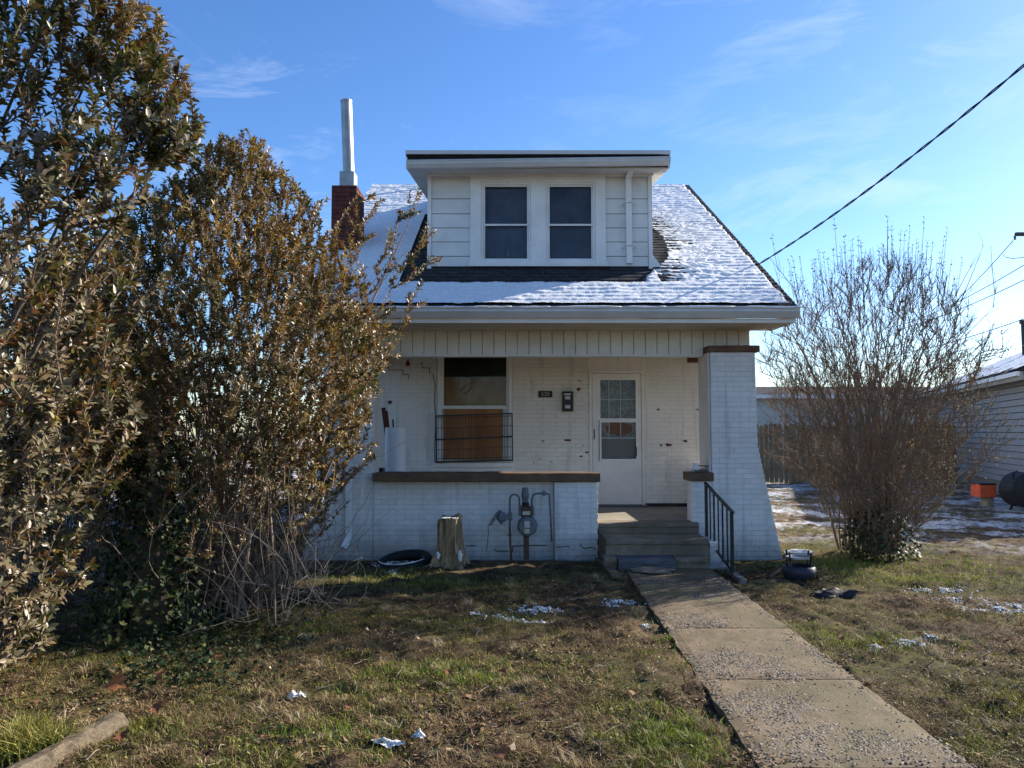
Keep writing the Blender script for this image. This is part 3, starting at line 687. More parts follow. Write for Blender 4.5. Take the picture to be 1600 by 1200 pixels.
# eave trim, gutter, soffit
m = MB(); m.prismx([(YE-.01, ZE-.16), (YE-.01, ZE-.015), (YE-.11, ZE-.02), (YE-.125, ZE-.035), (YE-.11, ZE-.06), (YE-.115, ZE-.085), (YE-.06, ZE-.16)], XL-.02, XR+.01); m.build('gutter', M['gutter'], rf)
m = MB(); m.box(XL, XR, YE-.008, YE+.02, ZE-.215, ZE-.162); m.build('fascia', M['trim'], rf)
m = MB(); m.box(XL+.0, XR-.0, YE+.022, YZ+.02, ZE-.20, ZE-.18); m.build('soffit', M['soffit'], rf)
m = MB(); m.prismx([(YE-.0, ZE-.20), (YE-.0, ZE-.13), (YR, ZR-.14), (YR, ZR-.23), (YE+.35, ZE-.02-.2+.0)], XR-.03, XR-.0); m.prismx([(YE-.0, ZE-.20), (YE-.0, ZE-.13), (YR, ZR-.14), (YR, ZR-.23), (YE+.35, ZE-.22)], XL, XL+.03); m.build('rake_board', M['trim'], rf)
m = MB(); rd = random.Random(8); x = -2.2
while x < XR-.1:
    ln = rd.uniform(.3, .9); pts = []; rr = []
    for k in range(9): t = k/8; pts.append((x+ln*t, YE-.118+rd.uniform(-.004, .004), ZE-.030+rd.uniform(-.004, .005)-.006*math.sin(t*math.pi))); rr.append(.007+.013*math.sin(math.pi*t)*rd.uniform(.6, 1.1))
    m.tube(pts, rr, 6); x += ln+rd.uniform(.0, .12)
m.build('gutter_snow', M['snow'], rf, smooth=True, kind='stuff')
# roof vent
m = MB(); vx = at(655, 300, 14.8)[0]; m.lathe([(.05, 0), (.05, .28), (.06, .28), (.06, .31)], 12, (vx, 14.9, roofz(14.9)-.02)); m.build('vent_pipe', M['trim'], rf)

# dormer
DZT = at(840, 270, YD)[2]; dm = empty('dormer', ((DX0+DX1)/2, YD, roofz(YD)), house)
zb = roofz(YD)-.02; Yj = 14.2; ztop = DZT
cx0, cx1 = at(735, 340, YD)[0], at(946, 340, YD)[0]
m = MB(); m.box(DX0+.03, at(738, 340, YD)[0], YD+.03, YD+.10, zb, ztop); m.box(at(943, 340, YD)[0], DX1-.03, YD+.03, YD+.10, zb, ztop); m.box(at(738,340,YD)[0]+.001, at(943,340,YD)[0]-.001, YD+.031, YD+.10, zb, at(840,411,YD)[2]); m.build('wall_backing', M['beam'], dm)
m = MB()
for xx in (DX0+.01, DX1-.06):
    m.prismx([(YD+.03, roofz(YD+.03)-.05), (YD+.03, ztop+.02), (Yj-.2, roofz(Yj-.2)), ], xx, xx+.05)
m.build('cheek_wall', M['siding'], dm)
for (a, b) in ((DX0, DX0+.055), (DX1-.055, DX1)): m = MB(); m.box(a, b, YD-.012, YD+.029, zb, ztop); m.build('corner_board', M['trim'], dm)
rowz = [at(840, p, YD)[2] for p in (416, 400, 377.5, 355.5, 333.5, 310, 271)]
sme = bpy.data.meshes.new('siding_panel'); c = .012
sv = [(0,.006,0),(0,-.006,.0),(0,.0,1),(0,.012,1)]; sv += [(1, y, z) for _, y, z in sv]
sme.from_pydata(sv, [], [(0,1,2,3),(7,6,5,4),(1,5,6,2),(0,4,5,1),(2,6,7,3),(3,7,4,0)]); sme.materials.append(M['siding'])
for (a, b) in ((DX0+.058, cx0-.003), (cx1+.003, DX1-.058)):
    for z0, z1 in zip(rowz, rowz[1:]):
        o = link_mesh('siding_panel', sme, dm); o.location = Vector((a, YD+.015, z0+.002))-WL(dm); o.scale = (b-a, 1, z1-z0-.008)
# dormer window pair
def pxz(py): return at(840, py, YD)[2]
cas = empty('window_casing', ((cx0+cx1)/2, YD, pxz(417)), house)
def X_(p): return at(p, 340, YD)[0]
m = MB(); y0, y1 = YD-.03, YD+.03
m.box(cx0, X_(752), y0, y1, pxz(410), pxz(272)); m.box(X_(930), cx1, y0, y1, pxz(410), pxz(272)); m.box(X_(829.5), X_(853), y0-.004, y1, pxz(410), pxz(286))
m.box(X_(752), X_(930), y0, y1, pxz(285.8), pxz(272)); m.build('casing_board', M['trim'], cas)
m = MB(); m.box(cx0-.02, cx1+.02, YD-.055, YD+.03, pxz(417), pxz(410.2)); m.build('window_sill', M['trim'], cas)
for (a, b, lab) in ((752.3, 829.2, 'left dormer window'), (853.3, 929.7, 'right dormer window')):
    w_ = empty('window', ((X_(a)+X_(b))/2, YD, pxz(410)), house, label=lab)
    z0, z1, zmm = pxz(409.8), pxz(286), pxz(350)
    frame(MB(), X_(a), X_(b), z0, z1, .028, YD-.018, YD+.05).build('frame', M['trim'], w_)
    frame(MB(), X_(a)+.03, X_(b)-.03, zmm-.022, z1-.03, .022, YD+.004, YD+.028).build('upper_sash', M['trim'], w_)
    frame(MB(), X_(a)+.03, X_(b)-.03, z0+.03, zmm+.012, .022, YD+.030, YD+.05, .03).build('lower_sash', M['trim'], w_)
    m = MB(); m.box(X_(a)+.05, X_(b)-.05, YD+.014, YD+.018, zmm, z1-.05); m.box(X_(a)+.05, X_(b)-.05, YD+.038, YD+.042, z0+.06, zmm-.01); m.build('pane', M['glass'], w_)
    m = MB(); m.box(X_(a)+.032, X_(b)-.032, YD+.085, YD+.095, z0+.03, z1-.03); m.build('window_shade', M['shade'], w_)
m = MB()   # pale ornament behind left lower pane
xo = X_(794); m.tube([(xo, YD+.07, pxz(405)), (xo, YD+.07, pxz(395)), (xo-.01, YD+.07, pxz(385)), (xo, YD+.07, pxz(366))], [.03, .035, .016, .006], 8); m.build('window_ornament', simple('dusty_glass', (.16,.17,.20)), house)
# dormer roof
dr_ = empty('dormer_roof', ((DX0+DX1)/2, 10.4, 5.4), house)
YFD = 10.40; ex0, ex1 = at(634, 250, YFD)[0], at(1047, 250, YFD)[0]
zt = at(840, 236.5, YFD)[2]; zb_ = at(840, 262, YFD)[2]; zj = roofz(Yj)+.02; ds = (zj-zt)/(Yj-YFD)
m = MB(); m.prismx([(YFD+.02, zt-.07), (YFD-.02, zt-.008), (YFD-.02, zt), (Yj, zj), (Yj, zj-.10)], ex0, ex1); m.build('roof_sheet', M['shingle'], dr_)
m = MB(); m.box(ex0+.0, ex1-.0, YFD-.035, YFD-.022, zt-.05, zt+.004); m.build('drip_edge', M['gutter'], dr_)
m = MB(); m.box(ex0+.01, ex1-.01, YFD+.03, YFD+.06, zt-.20, zt-.075); m.build('rotten_fascia', M['beam'], dr_)
m = MB()
gz = zt-.10
m.prismx([(YFD+.025, gz-.12), (YFD+.025, gz-.05), (YFD-.06, gz-.015), (YFD-.075, gz-.03), (YFD-.06, gz-.05), (YFD-.065, gz-.07), (YFD-.02, gz-.12)], ex0+.02, ex1-.005)
o = m.build('gutter', M['gutter'], dr_); o.rotation_euler = (0, R(-.8), 0)
m = MB(); m.prismx([(YFD+.065, zt-.22), (YFD+.065, zt-.20), (Yj-.6, zt-.2+ds*(Yj-.6-YFD)), (Yj-.6, zt-.22+ds*(Yj-.6-YFD))], ex0+.02, ex1-.02); m.build('soffit', M['soffit'], dr_)
m = MB(); m.prismx([(YFD+.0, zt-.235), (YFD+.0, zt-.08), (Yj, zj-.105), (Yj, zj-.16)], ex1-.02, ex1-.002); m.prismx([(YFD+.0, zt-.235), (YFD+.0, zt-.08), (Yj, zj-.105), (Yj, zj-.16)], ex0+.002, ex0+.02); m.build('rake_board', M['trim'], dr_)
m = MB(); m.box(DX0-.01, DX1+.01, YD-.04, YD-.012, DZT-.06, DZT+.05); m.build('frieze_board', M['trim'], dr_)
# dormer downspout
ds_ = empty('downspout', (X_(982), YD, zb), house, label='downspout on the dormer')
m = MB(); yy = YD-.05
m.beam((X_(984.5), YD-.30, DZT+.10), (X_(984.5), YD-.30, DZT+.02), .085, .06, (0,1,0)); m.beam((X_(984.5), YD-.30, DZT+.03), (X_(981.5), yy, DZT-.10), .082, .06, (0, 1, 0)); m.beam((X_(981.5), yy, DZT-.09), (X_(982), yy, pxz(413)), .08, .055, (0, 1, 0)); m.build('pipe', M['trim'], ds_)
for p in (319, 386):
    m = MB(); m.tube([(X_(971), YD-.02, pxz(p+3)), (X_(976), YD-.07, pxz(p)), (X_(988), YD-.09, pxz(p)), (X_(993), YD-.02, pxz(p+2))], .009, 6); m.build('strap', M['label'], ds_)
m = MB(); m.add([(DX1-.0, YD-.02, roofz(YD-.02)+.03), (DX1+.13, YD+.0, roofz(YD)+.03), (DX1+.02, YD+.3, roofz(YD+.3)+.02), (DX1+.002, YD+.0, roofz(YD)+.2)], [(0,1,3),(1,2,3),(0,2,1),(0,3,2)]); m.build('flashing', M['trim'], dm)

# chimney
ch = empty('chimney', (-2.5, 11.5, 4.3), house)
YC = 11.45; ca, cb = at(517, 350, YC)[0], at(557, 350, YC)[0]; ctop = at(540, 289, YC)[2]; cdep = .60
m = MB(); m.box(ca+.012, cb-.012, YC+.012, YC+cdep-.01, 3.9, ctop-.005); m.build('chimney_core', M['mortar_red'], ch)
bricks(ch, M['redbrick'], (ca, YC, 4.2), 0, lambda z: [(0, cb-ca)], 0, ctop-4.2, seed=12, ch=.006, jit=.005, depth=.05)
bricks(ch, M['redbrick'], (cb, YC, 4.2), math.pi/2, lambda z: [(.055, cdep)], 0, ctop-4.2, seed=13, ch=.006, jit=.005, depth=.05)
m = MB(); fx0, fx1 = at(531, 280, YC+.15)[0], at(554, 280, YC+.15)[0]; m.box(fx0, fx1, YC+.12, YC+.12+(fx1-fx0)*1.1, ctop-.004, at(540, 268, YC+.15)[2], .005); m.build('flue_base', M['galv'], ch)
p0 = at(545, 270, YC+.25); p1 = at(541, 158, YC+.25)
m = MB(); m.tube([p0, tuple(p0[i]+(p1[i]-p0[i])*.5 for i in range(3)), p1], [.086]*3, 20); m.tube([tuple(p0[i]+(p1[i]-p0[i])*.98 for i in range(3)), tuple(p0[i]+(p1[i]-p0[i])*1.004 for i in range(3))], .090, 20); m.build('flue_pipe', M['galv'], ch, smooth=False)
# left downspout
dsp = empty('downspout', (-2.17, YF, 0), house, label='white downspout beside the hedge')
m = MB(); m.beam(at(545, 560, YF-.05), at(545, 842, YF-.05), .075, .055, (0, 1, 0)); m.build('pipe', M['trim'], dsp)
m = MB(); m.beam(at(545, 840, YF-.05), at(537, 857, YF-.14), .08, .06, (0, 1, 0)); m.build('elbow', M['trim'], dsp)

# ------------------------------------------------------------------ things on and around the porch
def text_part(s, size, loc, mat, parent, depth=.003):
    cu = bpy.data.curves.new('lettering', 'FONT'); cu.body = s; cu.size = size; cu.extrude = depth; cu.align_x = 'CENTER'; cu.align_y = 'CENTER'
    o = bpy.data.objects.new('tmp', cu); COL.objects.link(o); bpy.context.view_layer.update()
    me = bpy.data.meshes.new_from_object(o.evaluated_get(bpy.context.evaluated_depsgraph_get())); COL.objects.unlink(o); bpy.data.objects.remove(o)
    me.materials.append(mat); q = link_mesh('digits' if s.isdigit() else 'lettering', me, parent); q.location = Vector(loc)-WL(parent); q.rotation_euler = (math.pi/2, 0, 0); return q
a = at(841, 621, YB); b = at(863, 611, YB)
hn = empty('house_number_sign', ((a[0]+b[0])/2, YB-.02, a[2]), label='small dark plaque with pale house number 628 on the porch wall', cat='house number')
m = MB(); m.box(a[0], b[0], YB-.022, YB-.006, a[2], b[2], .003); m.build('plate', M['plaque'], hn)
text_part('628', .088, ((a[0]+b[0])/2, YB-.025, (a[2]+b[2])/2), M['digit'], hn)
a = at(878, 643, YB); b = at(895, 613, YB)
mb = empty('mailbox', ((a[0]+b[0])/2, YB-.05, a[2]), label='narrow black mailbox with white stickers left of the storm door', cat='mailbox')
m = MB(); m.box(a[0], b[0], YB-.10, YB-.006, a[2], b[2]-.015, .01); m.build('box', M['black'], mb)
m = MB(); m.box(a[0]-.005, b[0]+.005, YB-.115, YB-.006, b[2]-.014, b[2]+.01, .005); m.build('lid', M['black'], mb)
for (x0, y0, x1, y1) in ((883, 624, 891, 619), (883, 638, 891, 633), (881, 617.5, 892, 614.5)):
    p = at(x0, y0, YB-.11); q = at(x1, y1, YB-.11); m = MB(); m.box(p[0], q[0], YB-.1035 if y0 > 618 else YB-.1175, YB-.1005 if y0 > 618 else YB-.1155, p[2], q[2]); m.build('sticker', M['label'], mb)
# window guard
yg = YB-.13; gd = empty('window_guard', at(741, 722, yg), label='black wire window guard over the boarded front window', cat='window guard')
def gp(px_, py_): return at(px_, py_, yg)
m = MB(); m.beam(gp(681, 650), gp(682, 723), .02, .02); m.beam(gp(800, 646), gp(801, 720), .02, .02)
m.beam(gp(681, 650), gp(800, 646), .016, .02); m.beam(gp(682, 722), gp(801, 719), .02, .028); m.beam(gp(681, 687), gp(801, 682), .016, .024); m.build('frame', M['iron'], gd)
for (l_, r_) in ((669, 665), (703, 698), (717, 714), (653, 650)):
    m = MB(); m.beam(gp(682, l_), gp(800, r_), .006, .008); m.build('cross_wire', M['iron'], gd)
for k in range(27):
    px_ = 685+k*4.3; m = MB(); m.beam(gp(px_, 649.5-(px_-681)*.033), gp(px_+.5, 721.5-(px_-681)*.025), .0055, .0055, (0, 1, 0)); m.build('wire', M['iron'], gd)
# white drum with sticks
c = at(618, 740, 11.3); dz = at(618, 668, 11.3)[2]
o = empty('plastic_drum', (c[0], 11.3, FLZ), label='tall white plastic cylinder standing on the porch behind the left of the wall', cat='drum')
m = MB(); m.lathe([(.155, FLZ), (.155, dz), (.148, dz), (.148, dz-.25)], 28, (c[0], 11.3, 0), cap=False); m.build('shell', M['drum'], o, smooth=False)
m = MB(); m.lathe([(.146, dz-.26), (.146, dz-.25)], 28, (c[0], 11.3, 0)); m.build('filling', M['beam'], o)
m = MB(); m.beam(at(599, 637, 11.3), at(611, 725, 11.3), .03, .06); m.beam(at(603, 642, 11.32), at(612, 725, 11.32), .03, .05); tag(m.build('board', M['redplank']), 'red brown boards leaning out of the white plastic cylinder', 'board')
m = MB(); m.tube([at(614, 655, 11.28), at(616, 725, 11.28)], .012, 8); tag(m.build('stick', M['darkgreen']), 'thin dark green stick standing in the white cylinder', 'stick')
m = MB(); a = at(590, 737, 10.75); m.box(a[0]-.02, a[0]+.09, 10.7, 10.85, FLZ, at(590, 731, 10.75)[2], .006); tag(m.build('dark_box', M['black']), 'small dark box on the porch at the left pillar', 'box')
# broken plaster on the short cap
m = MB(); rd = random.Random(4); c = at(1086, 740, 10.35)
m.box(2.43, 2.49, 10.30, 10.38, 1.116, 1.235, .008); tag(m.build('white_cup', M['drum']), 'small white cup on the brown cap beside the right pillar', 'cup')
def chunk(name, c, r, mat, seed, n=10, flat=.6):
    rd = random.Random(seed); m = MB(); vs = []; nn = 7
    for k in range(1, 5):
        ph = math.pi*k/5
        for j in range(nn):
            t = j*math.tau/nn; q = rd.uniform(.7, 1.15); vs.append((c[0]+r*q*math.sin(ph)*math.cos(t)*1.3, c[1]+r*q*math.sin(ph)*math.sin(t), c[2]+r*flat*(1-math.cos(ph))*.9*rd.uniform(.9, 1.1)))
    fs = [tuple(range(nn-1, -1, -1)), tuple(range(3*nn, 4*nn))]
    for k in range(3):
        for j in range(nn): fs.append((k*nn+j, k*nn+(j+1)%nn, (k+1)*nn+(j+1)%nn, (k+1)*nn+j))
    m.add(vs, fs); return m.build(name, mat)
for k, (x, y, r_, mt, lb) in enumerate(((2.55, 10.28, .05, M['stone'], 'tan broken chunk on the brown cap right of the white cup'), (2.61, 10.36, .035, M['litterwhite'], 'pale broken chunk on the brown cap touching the pillar'), (2.45, 10.24, .035, M['stone'], 'dark small chunk on the brown cap in front of the white cup'))):
    tag(chunk('rubble_chunk', (x, y, 1.114), r_, mt, 60+k), lb, 'rubble')
m = MB(); m.beam((2.47, 10.33, 1.205), (2.64, 10.32, 1.19), .05, .014); tag(m.build('wood_scrap', M['timber']), 'thin wood scrap lying over the rubble on the brown cap', 'wood scrap')

# hand rail
hr = empty('handrail', (2.54, 9.5, 0), label='black iron handrail with twisted bars beside the front steps', cat='handrail')
P1 = (at(1103, 757, 10.05)[0], 10.05); P2 = (at(1143, 798, 8.9)[0], 8.9)
zt1, zb1, zt2, zb2 = at(1103, 757, 10.05)[2], at(1103, 838, 10.05)[2], at(1143, 799, 8.9)[2], -.02
def hl(t, z1, z2): return (P1[0]+(P2[0]-P1[0])*t, P1[1]+(P2[1]-P1[1])*t, z1+(z2-z1)*t)
m = MB(); m.beam(hl(0, zt1, zt2), hl(0, zb1, zb2), .034, .034, (0, 1, 0)); m.build('post', M['iron'], hr)
m = MB(); m.beam(hl(1, zt1, zt2), hl(1, zb1, zb2), .034, .034, (0, 1, 0)); m.build('post', M['iron'], hr)
m = MB(); m.beam(hl(-.03, zt1+.012, zt2+.012), hl(1.04, zt1, zt2), .036, .024); m.build('top_rail', M['iron'], hr)
m = MB(); m.beam(hl(0, zb1-.02+.0, .08), hl(1, zb1+.0, .055), .018, .028); m.build('bottom_rail', M['iron'], hr)
for k in range(5):
    t = (k+1)/6; a = Vector(hl(t, zt1, zt2)); b = Vector(hl(t, zb1, .065)); m = MB()
    if k in (1, 3):
        pts = []; n = 40; vs = []
        for j in range(n+1):
            p = a.lerp(b, j/n); ang = j*math.pi/4.2; w_ = .010
            for q in range(4): t2 = ang+q*math.pi/2; vs.append((p.x+w_*math.cos(t2)*1.25, p.y+w_*math.sin(t2)*1.25, p.z))
        m.add(vs, [(j*4+q, j*4+(q+1)%4, j*4+4+(q+1)%4, j*4+4+q) for j in range(n) for q in range(4)]); m.build('twisted_bar', M['iron'], hr)
    else:
        m.beam(a, b, .015, .015, (0, 1, 0)); m.build('bar', M['iron'], hr)

# gas meter
yg = 9.92; gm = empty('gas_meter', (at(823, 870, yg)[0], yg, 0), label='grey gas meter with bent pipes in front of the white porch wall', cat='gas meter')
c = at(824, 822, yg)
def px3(px_, py_, y=yg): return at(px_, py_, y)
m = MB(); m.lathe([(.085, -.085), (.105, -.08), (.122, -.05), (.130, -.045), (.130, -.02), (.122, -.015), (.122, .05), (.10, .075)], 28, c, 'y'); m.build('round_body', M['meter'], gm)
for k in range(8):
    t = k*math.tau/8+.2; m = MB(); m.lathe([(.009, .015), (.009, .05)], 6, (c[0]+.124*math.cos(t), c[1], c[2]+.124*math.sin(t)), 'y'); m.build('bolt', M['rust'], gm)
a = px3(813, 805); b = px3(833, 793); m = MB(); m.box(px3(814,800)[0], px3(832,800)[0], yg-.05, yg+.06, px3(820, 808)[2], px3(820, 791)[2], .012); m.build('index_housing', M['rust'], gm)
m = MB(); m.box(px3(810,800)[0], px3(815.5,800)[0], yg-.03, yg+.04, px3(820, 806)[2], px3(820, 790)[2], .008); m.box(px3(829,800)[0], px3(834.5,800)[0], yg-.03, yg+.04, px3(820, 806)[2], px3(820, 790)[2], .008); m.build('pipe_union', M['meter'], gm)
m = MB(); m.box(px3(816.5,800)[0], px3(824+4,800)[0], yg-.056, yg-.051, px3(820,804)[2], px3(820,798)[2]); m.build('name_label', M['sticker'], gm)
m = MB(); m.box(px3(819,800)[0], px3(827,800)[0], yg-.091, yg-.086, px3(820,832)[2], px3(820,825)[2]); m.build('name_label', M['sticker'], gm)
m = MB(); m.box(px3(819,800)[0], px3(827.5,800)[0], yg-.091, yg-.086, px3(820,823)[2], px3(820,813)[2]); m.build('name_label', M['label'], gm)
m = MB(); m.lathe([(.035, 0), (.042, .03), (.05, .07), (.04, .16), (.036, .18)], 14, px3(820.5, 784)); m.build('transmitter', M['meter'], gm)
m = MB(); m.lathe([(.045, 0), (.045, .05)], 14, px3(821, 791)); m.build('counter', M['black'], gm)
def arc(p0, p1, h, n=8):
    r = []
    for k in range(n+1):
        t = math.pi*k/n; mx_ = (p0[0]+p1[0])/2; r.append((mx_-(p1[0]-p0[0])/2*math.cos(t), p0[1], p0[2]+(p1[2]-p0[2])*k/n+h*math.sin(t)))
    return r
m = MB(); A = px3(796.5, 781); B = px3(811.5, 781); m.tube([px3(796.5, 830)]+arc(A, B, .07)+[px3(812, 795)], .013, 8); m.build('inlet_pipe', M['meter'], gm, smooth=True)
m = MB(); m.tube([px3(831, 792), px3(831, 780), px3(833, 774), px3(838, 771), px3(850, 771), px3(857, 771.5), px3(858.5, 775), px3(860, 800), px3(862, 846)], .013, 8); m.build('outlet_pipe', M['meter'], gm, smooth=True)
m = MB(); m.lathe([(.018, -.03), (.028, -.02), (.028, .02), (.018, .03)], 10, px3(850, 771), 'x'); m.beam(px3(850, 771), px3(850, 766), .015, .02, (0,1,0)); m.build('valve', M['meter'], gm)
m = MB(); m.tube([px3(796.8, 830), px3(797.5, 852), px3(799, 875)], .014, 8); m.build('riser_pipe', M['rust'], gm)
m = MB(); m.lathe([(.022, 0), (.03, .02), (.03, .09), (.02, .11)], 10, px3(797, 813)); m.build('shutoff_valve', M['meter'], gm)
m = MB(); m.beam(px3(792, 835), px3(800, 837), .012, .016, (0,1,0)); m.build('valve_handle', M['rust'], gm)
m = MB(); cc = px3(784, 808); m.lathe([(.03, -.04), (.065, -.03), (.07, -.01), (.07, .01), (.04, .03)], 14, cc, 'y'); m.beam(px3(786, 808), px3(797, 807), .05, .03); m.lathe([(.02, 0), (.02, .05)], 8, px3(783, 819)); m.lathe([(.02, 0), (.03, .03), (.02, .05)], 8, px3(781, 803)); m.build('regulator', M['meter'], gm)
m = MB(); pts = []
for k in range(46):
    t = k/45; p = px3(779-13*t, 799+22*t); pts.append((p[0]+.028*math.cos(k*1.05), yg-.03+.028*math.sin(k*1.05), p[2]))
pts += [px3(763, 835), px3(760, 862)]
m.tube(pts, .004, 5); m.build('coiled_wire', M['wire'], gm)
m = MB(); m.beam(px3(822, 834), px3(822.5, 874), .07, .05, (0, 1, 0)); m.build('support_post', M['rust'], gm)

# stump
sc = gnd(703, 885); st = MB(); rd = random.Random(9); n = 96; rows = 18; Hs = .60; vs = []
lobes = [(0.2, .7), (1.5, .5), (2.7, .9), (3.75, 1.1), (4.55, .35), (5.25, 1.2)]
for r_ in range(rows+1):
    t = r_/rows; z = -.05+(Hs+.05)*t
    for k in range(n):
        a = k*math.tau/n; flare = (1-t)**3.2*.17+(1-t)**1.2*.05; lob = sum(w*math.exp(-((((a-p+math.pi) % math.tau)-math.pi)/.28)**2) for p, w in lobes)
        tw = a+.25*math.sin(t*3+1); rad = .142+flare*(.15+1.0*lob)+.014*math.sin(tw*4+1)+.012*math.sin(tw*7+t*3)-.020*abs(math.sin(tw*3.5+1.2*t))**.4+.012*abs(math.sin(tw*8+2-t*2))-.010*abs(math.sin(tw*14+3*t))**.5+rd.uniform(-.004, .004)
        zz = z+(.025*math.sin(a*1.0+.6)+.02*math.sin(a*3)+rd.uniform(-.012, .012) if r_ == rows else 0)
        vs.append((sc[0]+rad*math.cos(a), sc[1]+rad*math.sin(a), zz))
fs = [(r_*n+k, r_*n+(k+1)%n, (r_+1)*n+(k+1)%n, (r_+1)*n+k) for r_ in range(rows) for k in range(n)]
top0 = rows*n; vs += [(sc[0]+(vs[top0+k][0]-sc[0])*.5, sc[1]+(vs[top0+k][1]-sc[1])*.5, Hs-.01+rd.uniform(-.012, .012)) for k in range(n)]; vs.append((sc[0], sc[1], Hs-.02))
fs += [(top0+k, top0+(k+1)%n, top0+n+(k+1)%n, top0+n+k) for k in range(n)]+[(top0+n+k, top0+n+(k+1)%n, top0+2*n) for k in range(n)]
stp = empty('tree_stump', (sc[0], sc[1], 0), label='weathered tree stump with snow on top in front of the porch wall', cat='tree stump')
st.add(vs, fs); st.build('trunk', M['stump'], stp)
def snowblob(c, rx, ry, h, seed, parent=None, name='snow_patch', thr=.42, nn=44):
    g = np.linspace(-1, 1, nn); A, B = np.meshgrid(g, g); nzv = fbm(A*2.2+seed*3.1, B*2.2+seed, 4, seed); v = (1-np.sqrt(A*A+B*B))+.9*(nzv-.5)+1.1*(fbm(A*9+seed, B*9, 3, seed+5)-.58)
    X = c[0]+A*rx; Y = c[1]+B*ry; Z = c[2]+h*np.clip(v, 0, .6)**.5
    return X, Y, Z, v > thr-.3
def blobs(name, lst, parent=None, onground=True, **k):
    Vs = []; Fs = []; o = 0
    for q, (x, y, rx, ry, h) in enumerate(lst):
        zz = 0 if not isinstance(h, tuple) else h[1]; hh = h if not isinstance(h, tuple) else h[0]
        X, Y, Z, ok = snowblob((x, y, zz), rx, ry, hh, 3+q*5+int(x*7) % 11)
        if onground: Z = Z+ground_h(X, Y)-.003
        i = np.arange(X.size).reshape(X.shape)+o; q4 = np.stack([i[:-1,:-1], i[:-1,1:], i[1:,1:], i[1:,:-1]], -1).reshape(-1, 4); okr = ok.ravel()
        q4 = q4[okr[(q4-o)].sum(1) >= 3]; Vs.append(np.stack([X, Y, Z], -1).reshape(-1, 3)); Fs.append(q4); o += X.size
    return np_mesh(name, np.concatenate(Vs), np.concatenate(Fs), M['snow'], parent, smooth=True, **k)
blobs('top_snow', [(sc[0]-.04, sc[1]-.02, .085, .10, (.02, Hs-.01)), (sc[0]+.05, sc[1]-.05, .07, .06, (.018, Hs-.012))], stp, False)
m = MB()
for (px_, py0, py1, w_) in ((719, 860, 878, .035), (684, 862, 874, .025)):
    a = at(px_, py0, sc[1]-.235); b = at(px_+1, py1, sc[1]-.27); aa, bb = Vector(a), Vector(b); m.tube([aa.lerp(bb, q/8)+Vector((random.uniform(-.008, .008), 0, 0)) for q in range(9)], [w_*.75*math.sin(math.pi*(q+.4)/9)*random.uniform(.7, 1.2)+.003 for q in range(9)], 8)
m.build('bark_snow', M['snow'], stp, smooth=True)

# tyre lying against the wall
tcx, tcy = at(632, 872, 9.75)[0], 9.75; m = MB(); n = 40; vs = []; prof = []
for k in range(14):
    t = k*math.tau/14; prof.append((.27+.065*math.cos(t), .085+.075*math.sin(t)))
for j in range(n):
    a = j*math.tau/n
    for (r_, h) in prof: vs.append((tcx+r_*math.cos(a)*1.05, tcy+r_*math.sin(a), h-.07+.045*math.sin(a)+.03*math.cos(a)))
m.add(vs, [(j*14+k, ((j+1)%n)*14+k, ((j+1)%n)*14+(k+1)%14, j*14+(k+1)%14) for j in range(n) for k in range(14)])
ty = m.build('tyre', M['rubber'], smooth=True); tag(ty, 'black tyre lying in the grass left of the stump with snow on its rim', 'tyre')
m = MB(); m.tube([(tcx+.31*math.cos(a)*1.05, tcy+.31*math.sin(a), +.095+.045*math.sin(a)+.03*math.cos(a)) for a in np.linspace(3.4, 5.7, 14)], [.003+.011*math.sin(math.pi*k/13)*random.uniform(.2, 1.3) for k in range(14)], 6); m.build('rim_snow', M['snow'], ty, smooth=True)

# bowl with metal frame right of the steps
bc = gnd(1249, 905); bw = empty('fire_bowl', (bc[0], bc[1], 0), label='dark round pot with a metal frame standing in the yard right of the pillar', cat='pot')
m = MB(); m.lathe([(.10, -.02), (.17, .03), (.19, .10), (.17, .15), (.16, .155), (.15, .10), (.05, .09)], 24, (bc[0], bc[1], 0)); m.build('pot', M['bowl'], bw, smooth=True)
m = MB(); m.lathe([(.12, .22), (.14, .23), (.14, .25), (.12, .25), (.10, .235)], 24, (bc[0], bc[1]+.02, 0)); m.build('tray', M['galv'], bw)
for a in (.5, 2.2, 3.7, 5.3):
    m = MB(); m.beam((bc[0]+.14*math.cos(a), bc[1]+.14*math.sin(a), .1), (bc[0]+.16*math.cos(a), bc[1]+.16*math.sin(a), .31), .012, .02); m.build('leg', M['iron'], bw)
for k, (p, q, lb) in enumerate((((1205, 905), (1236, 895), 'pale thin board leaning toward the dark pot'), ((1262, 893), (1282, 903), 'pale stick lying right of the dark pot'))):
    a = gnd(*p); b = gnd(*q); m = MB(); m.beam((a[0], a[1], .03), (b[0], b[1], .12-.06*k), .04, .012); tag(m.build('wood_scrap', M['timber']), lb, 'wood scrap')
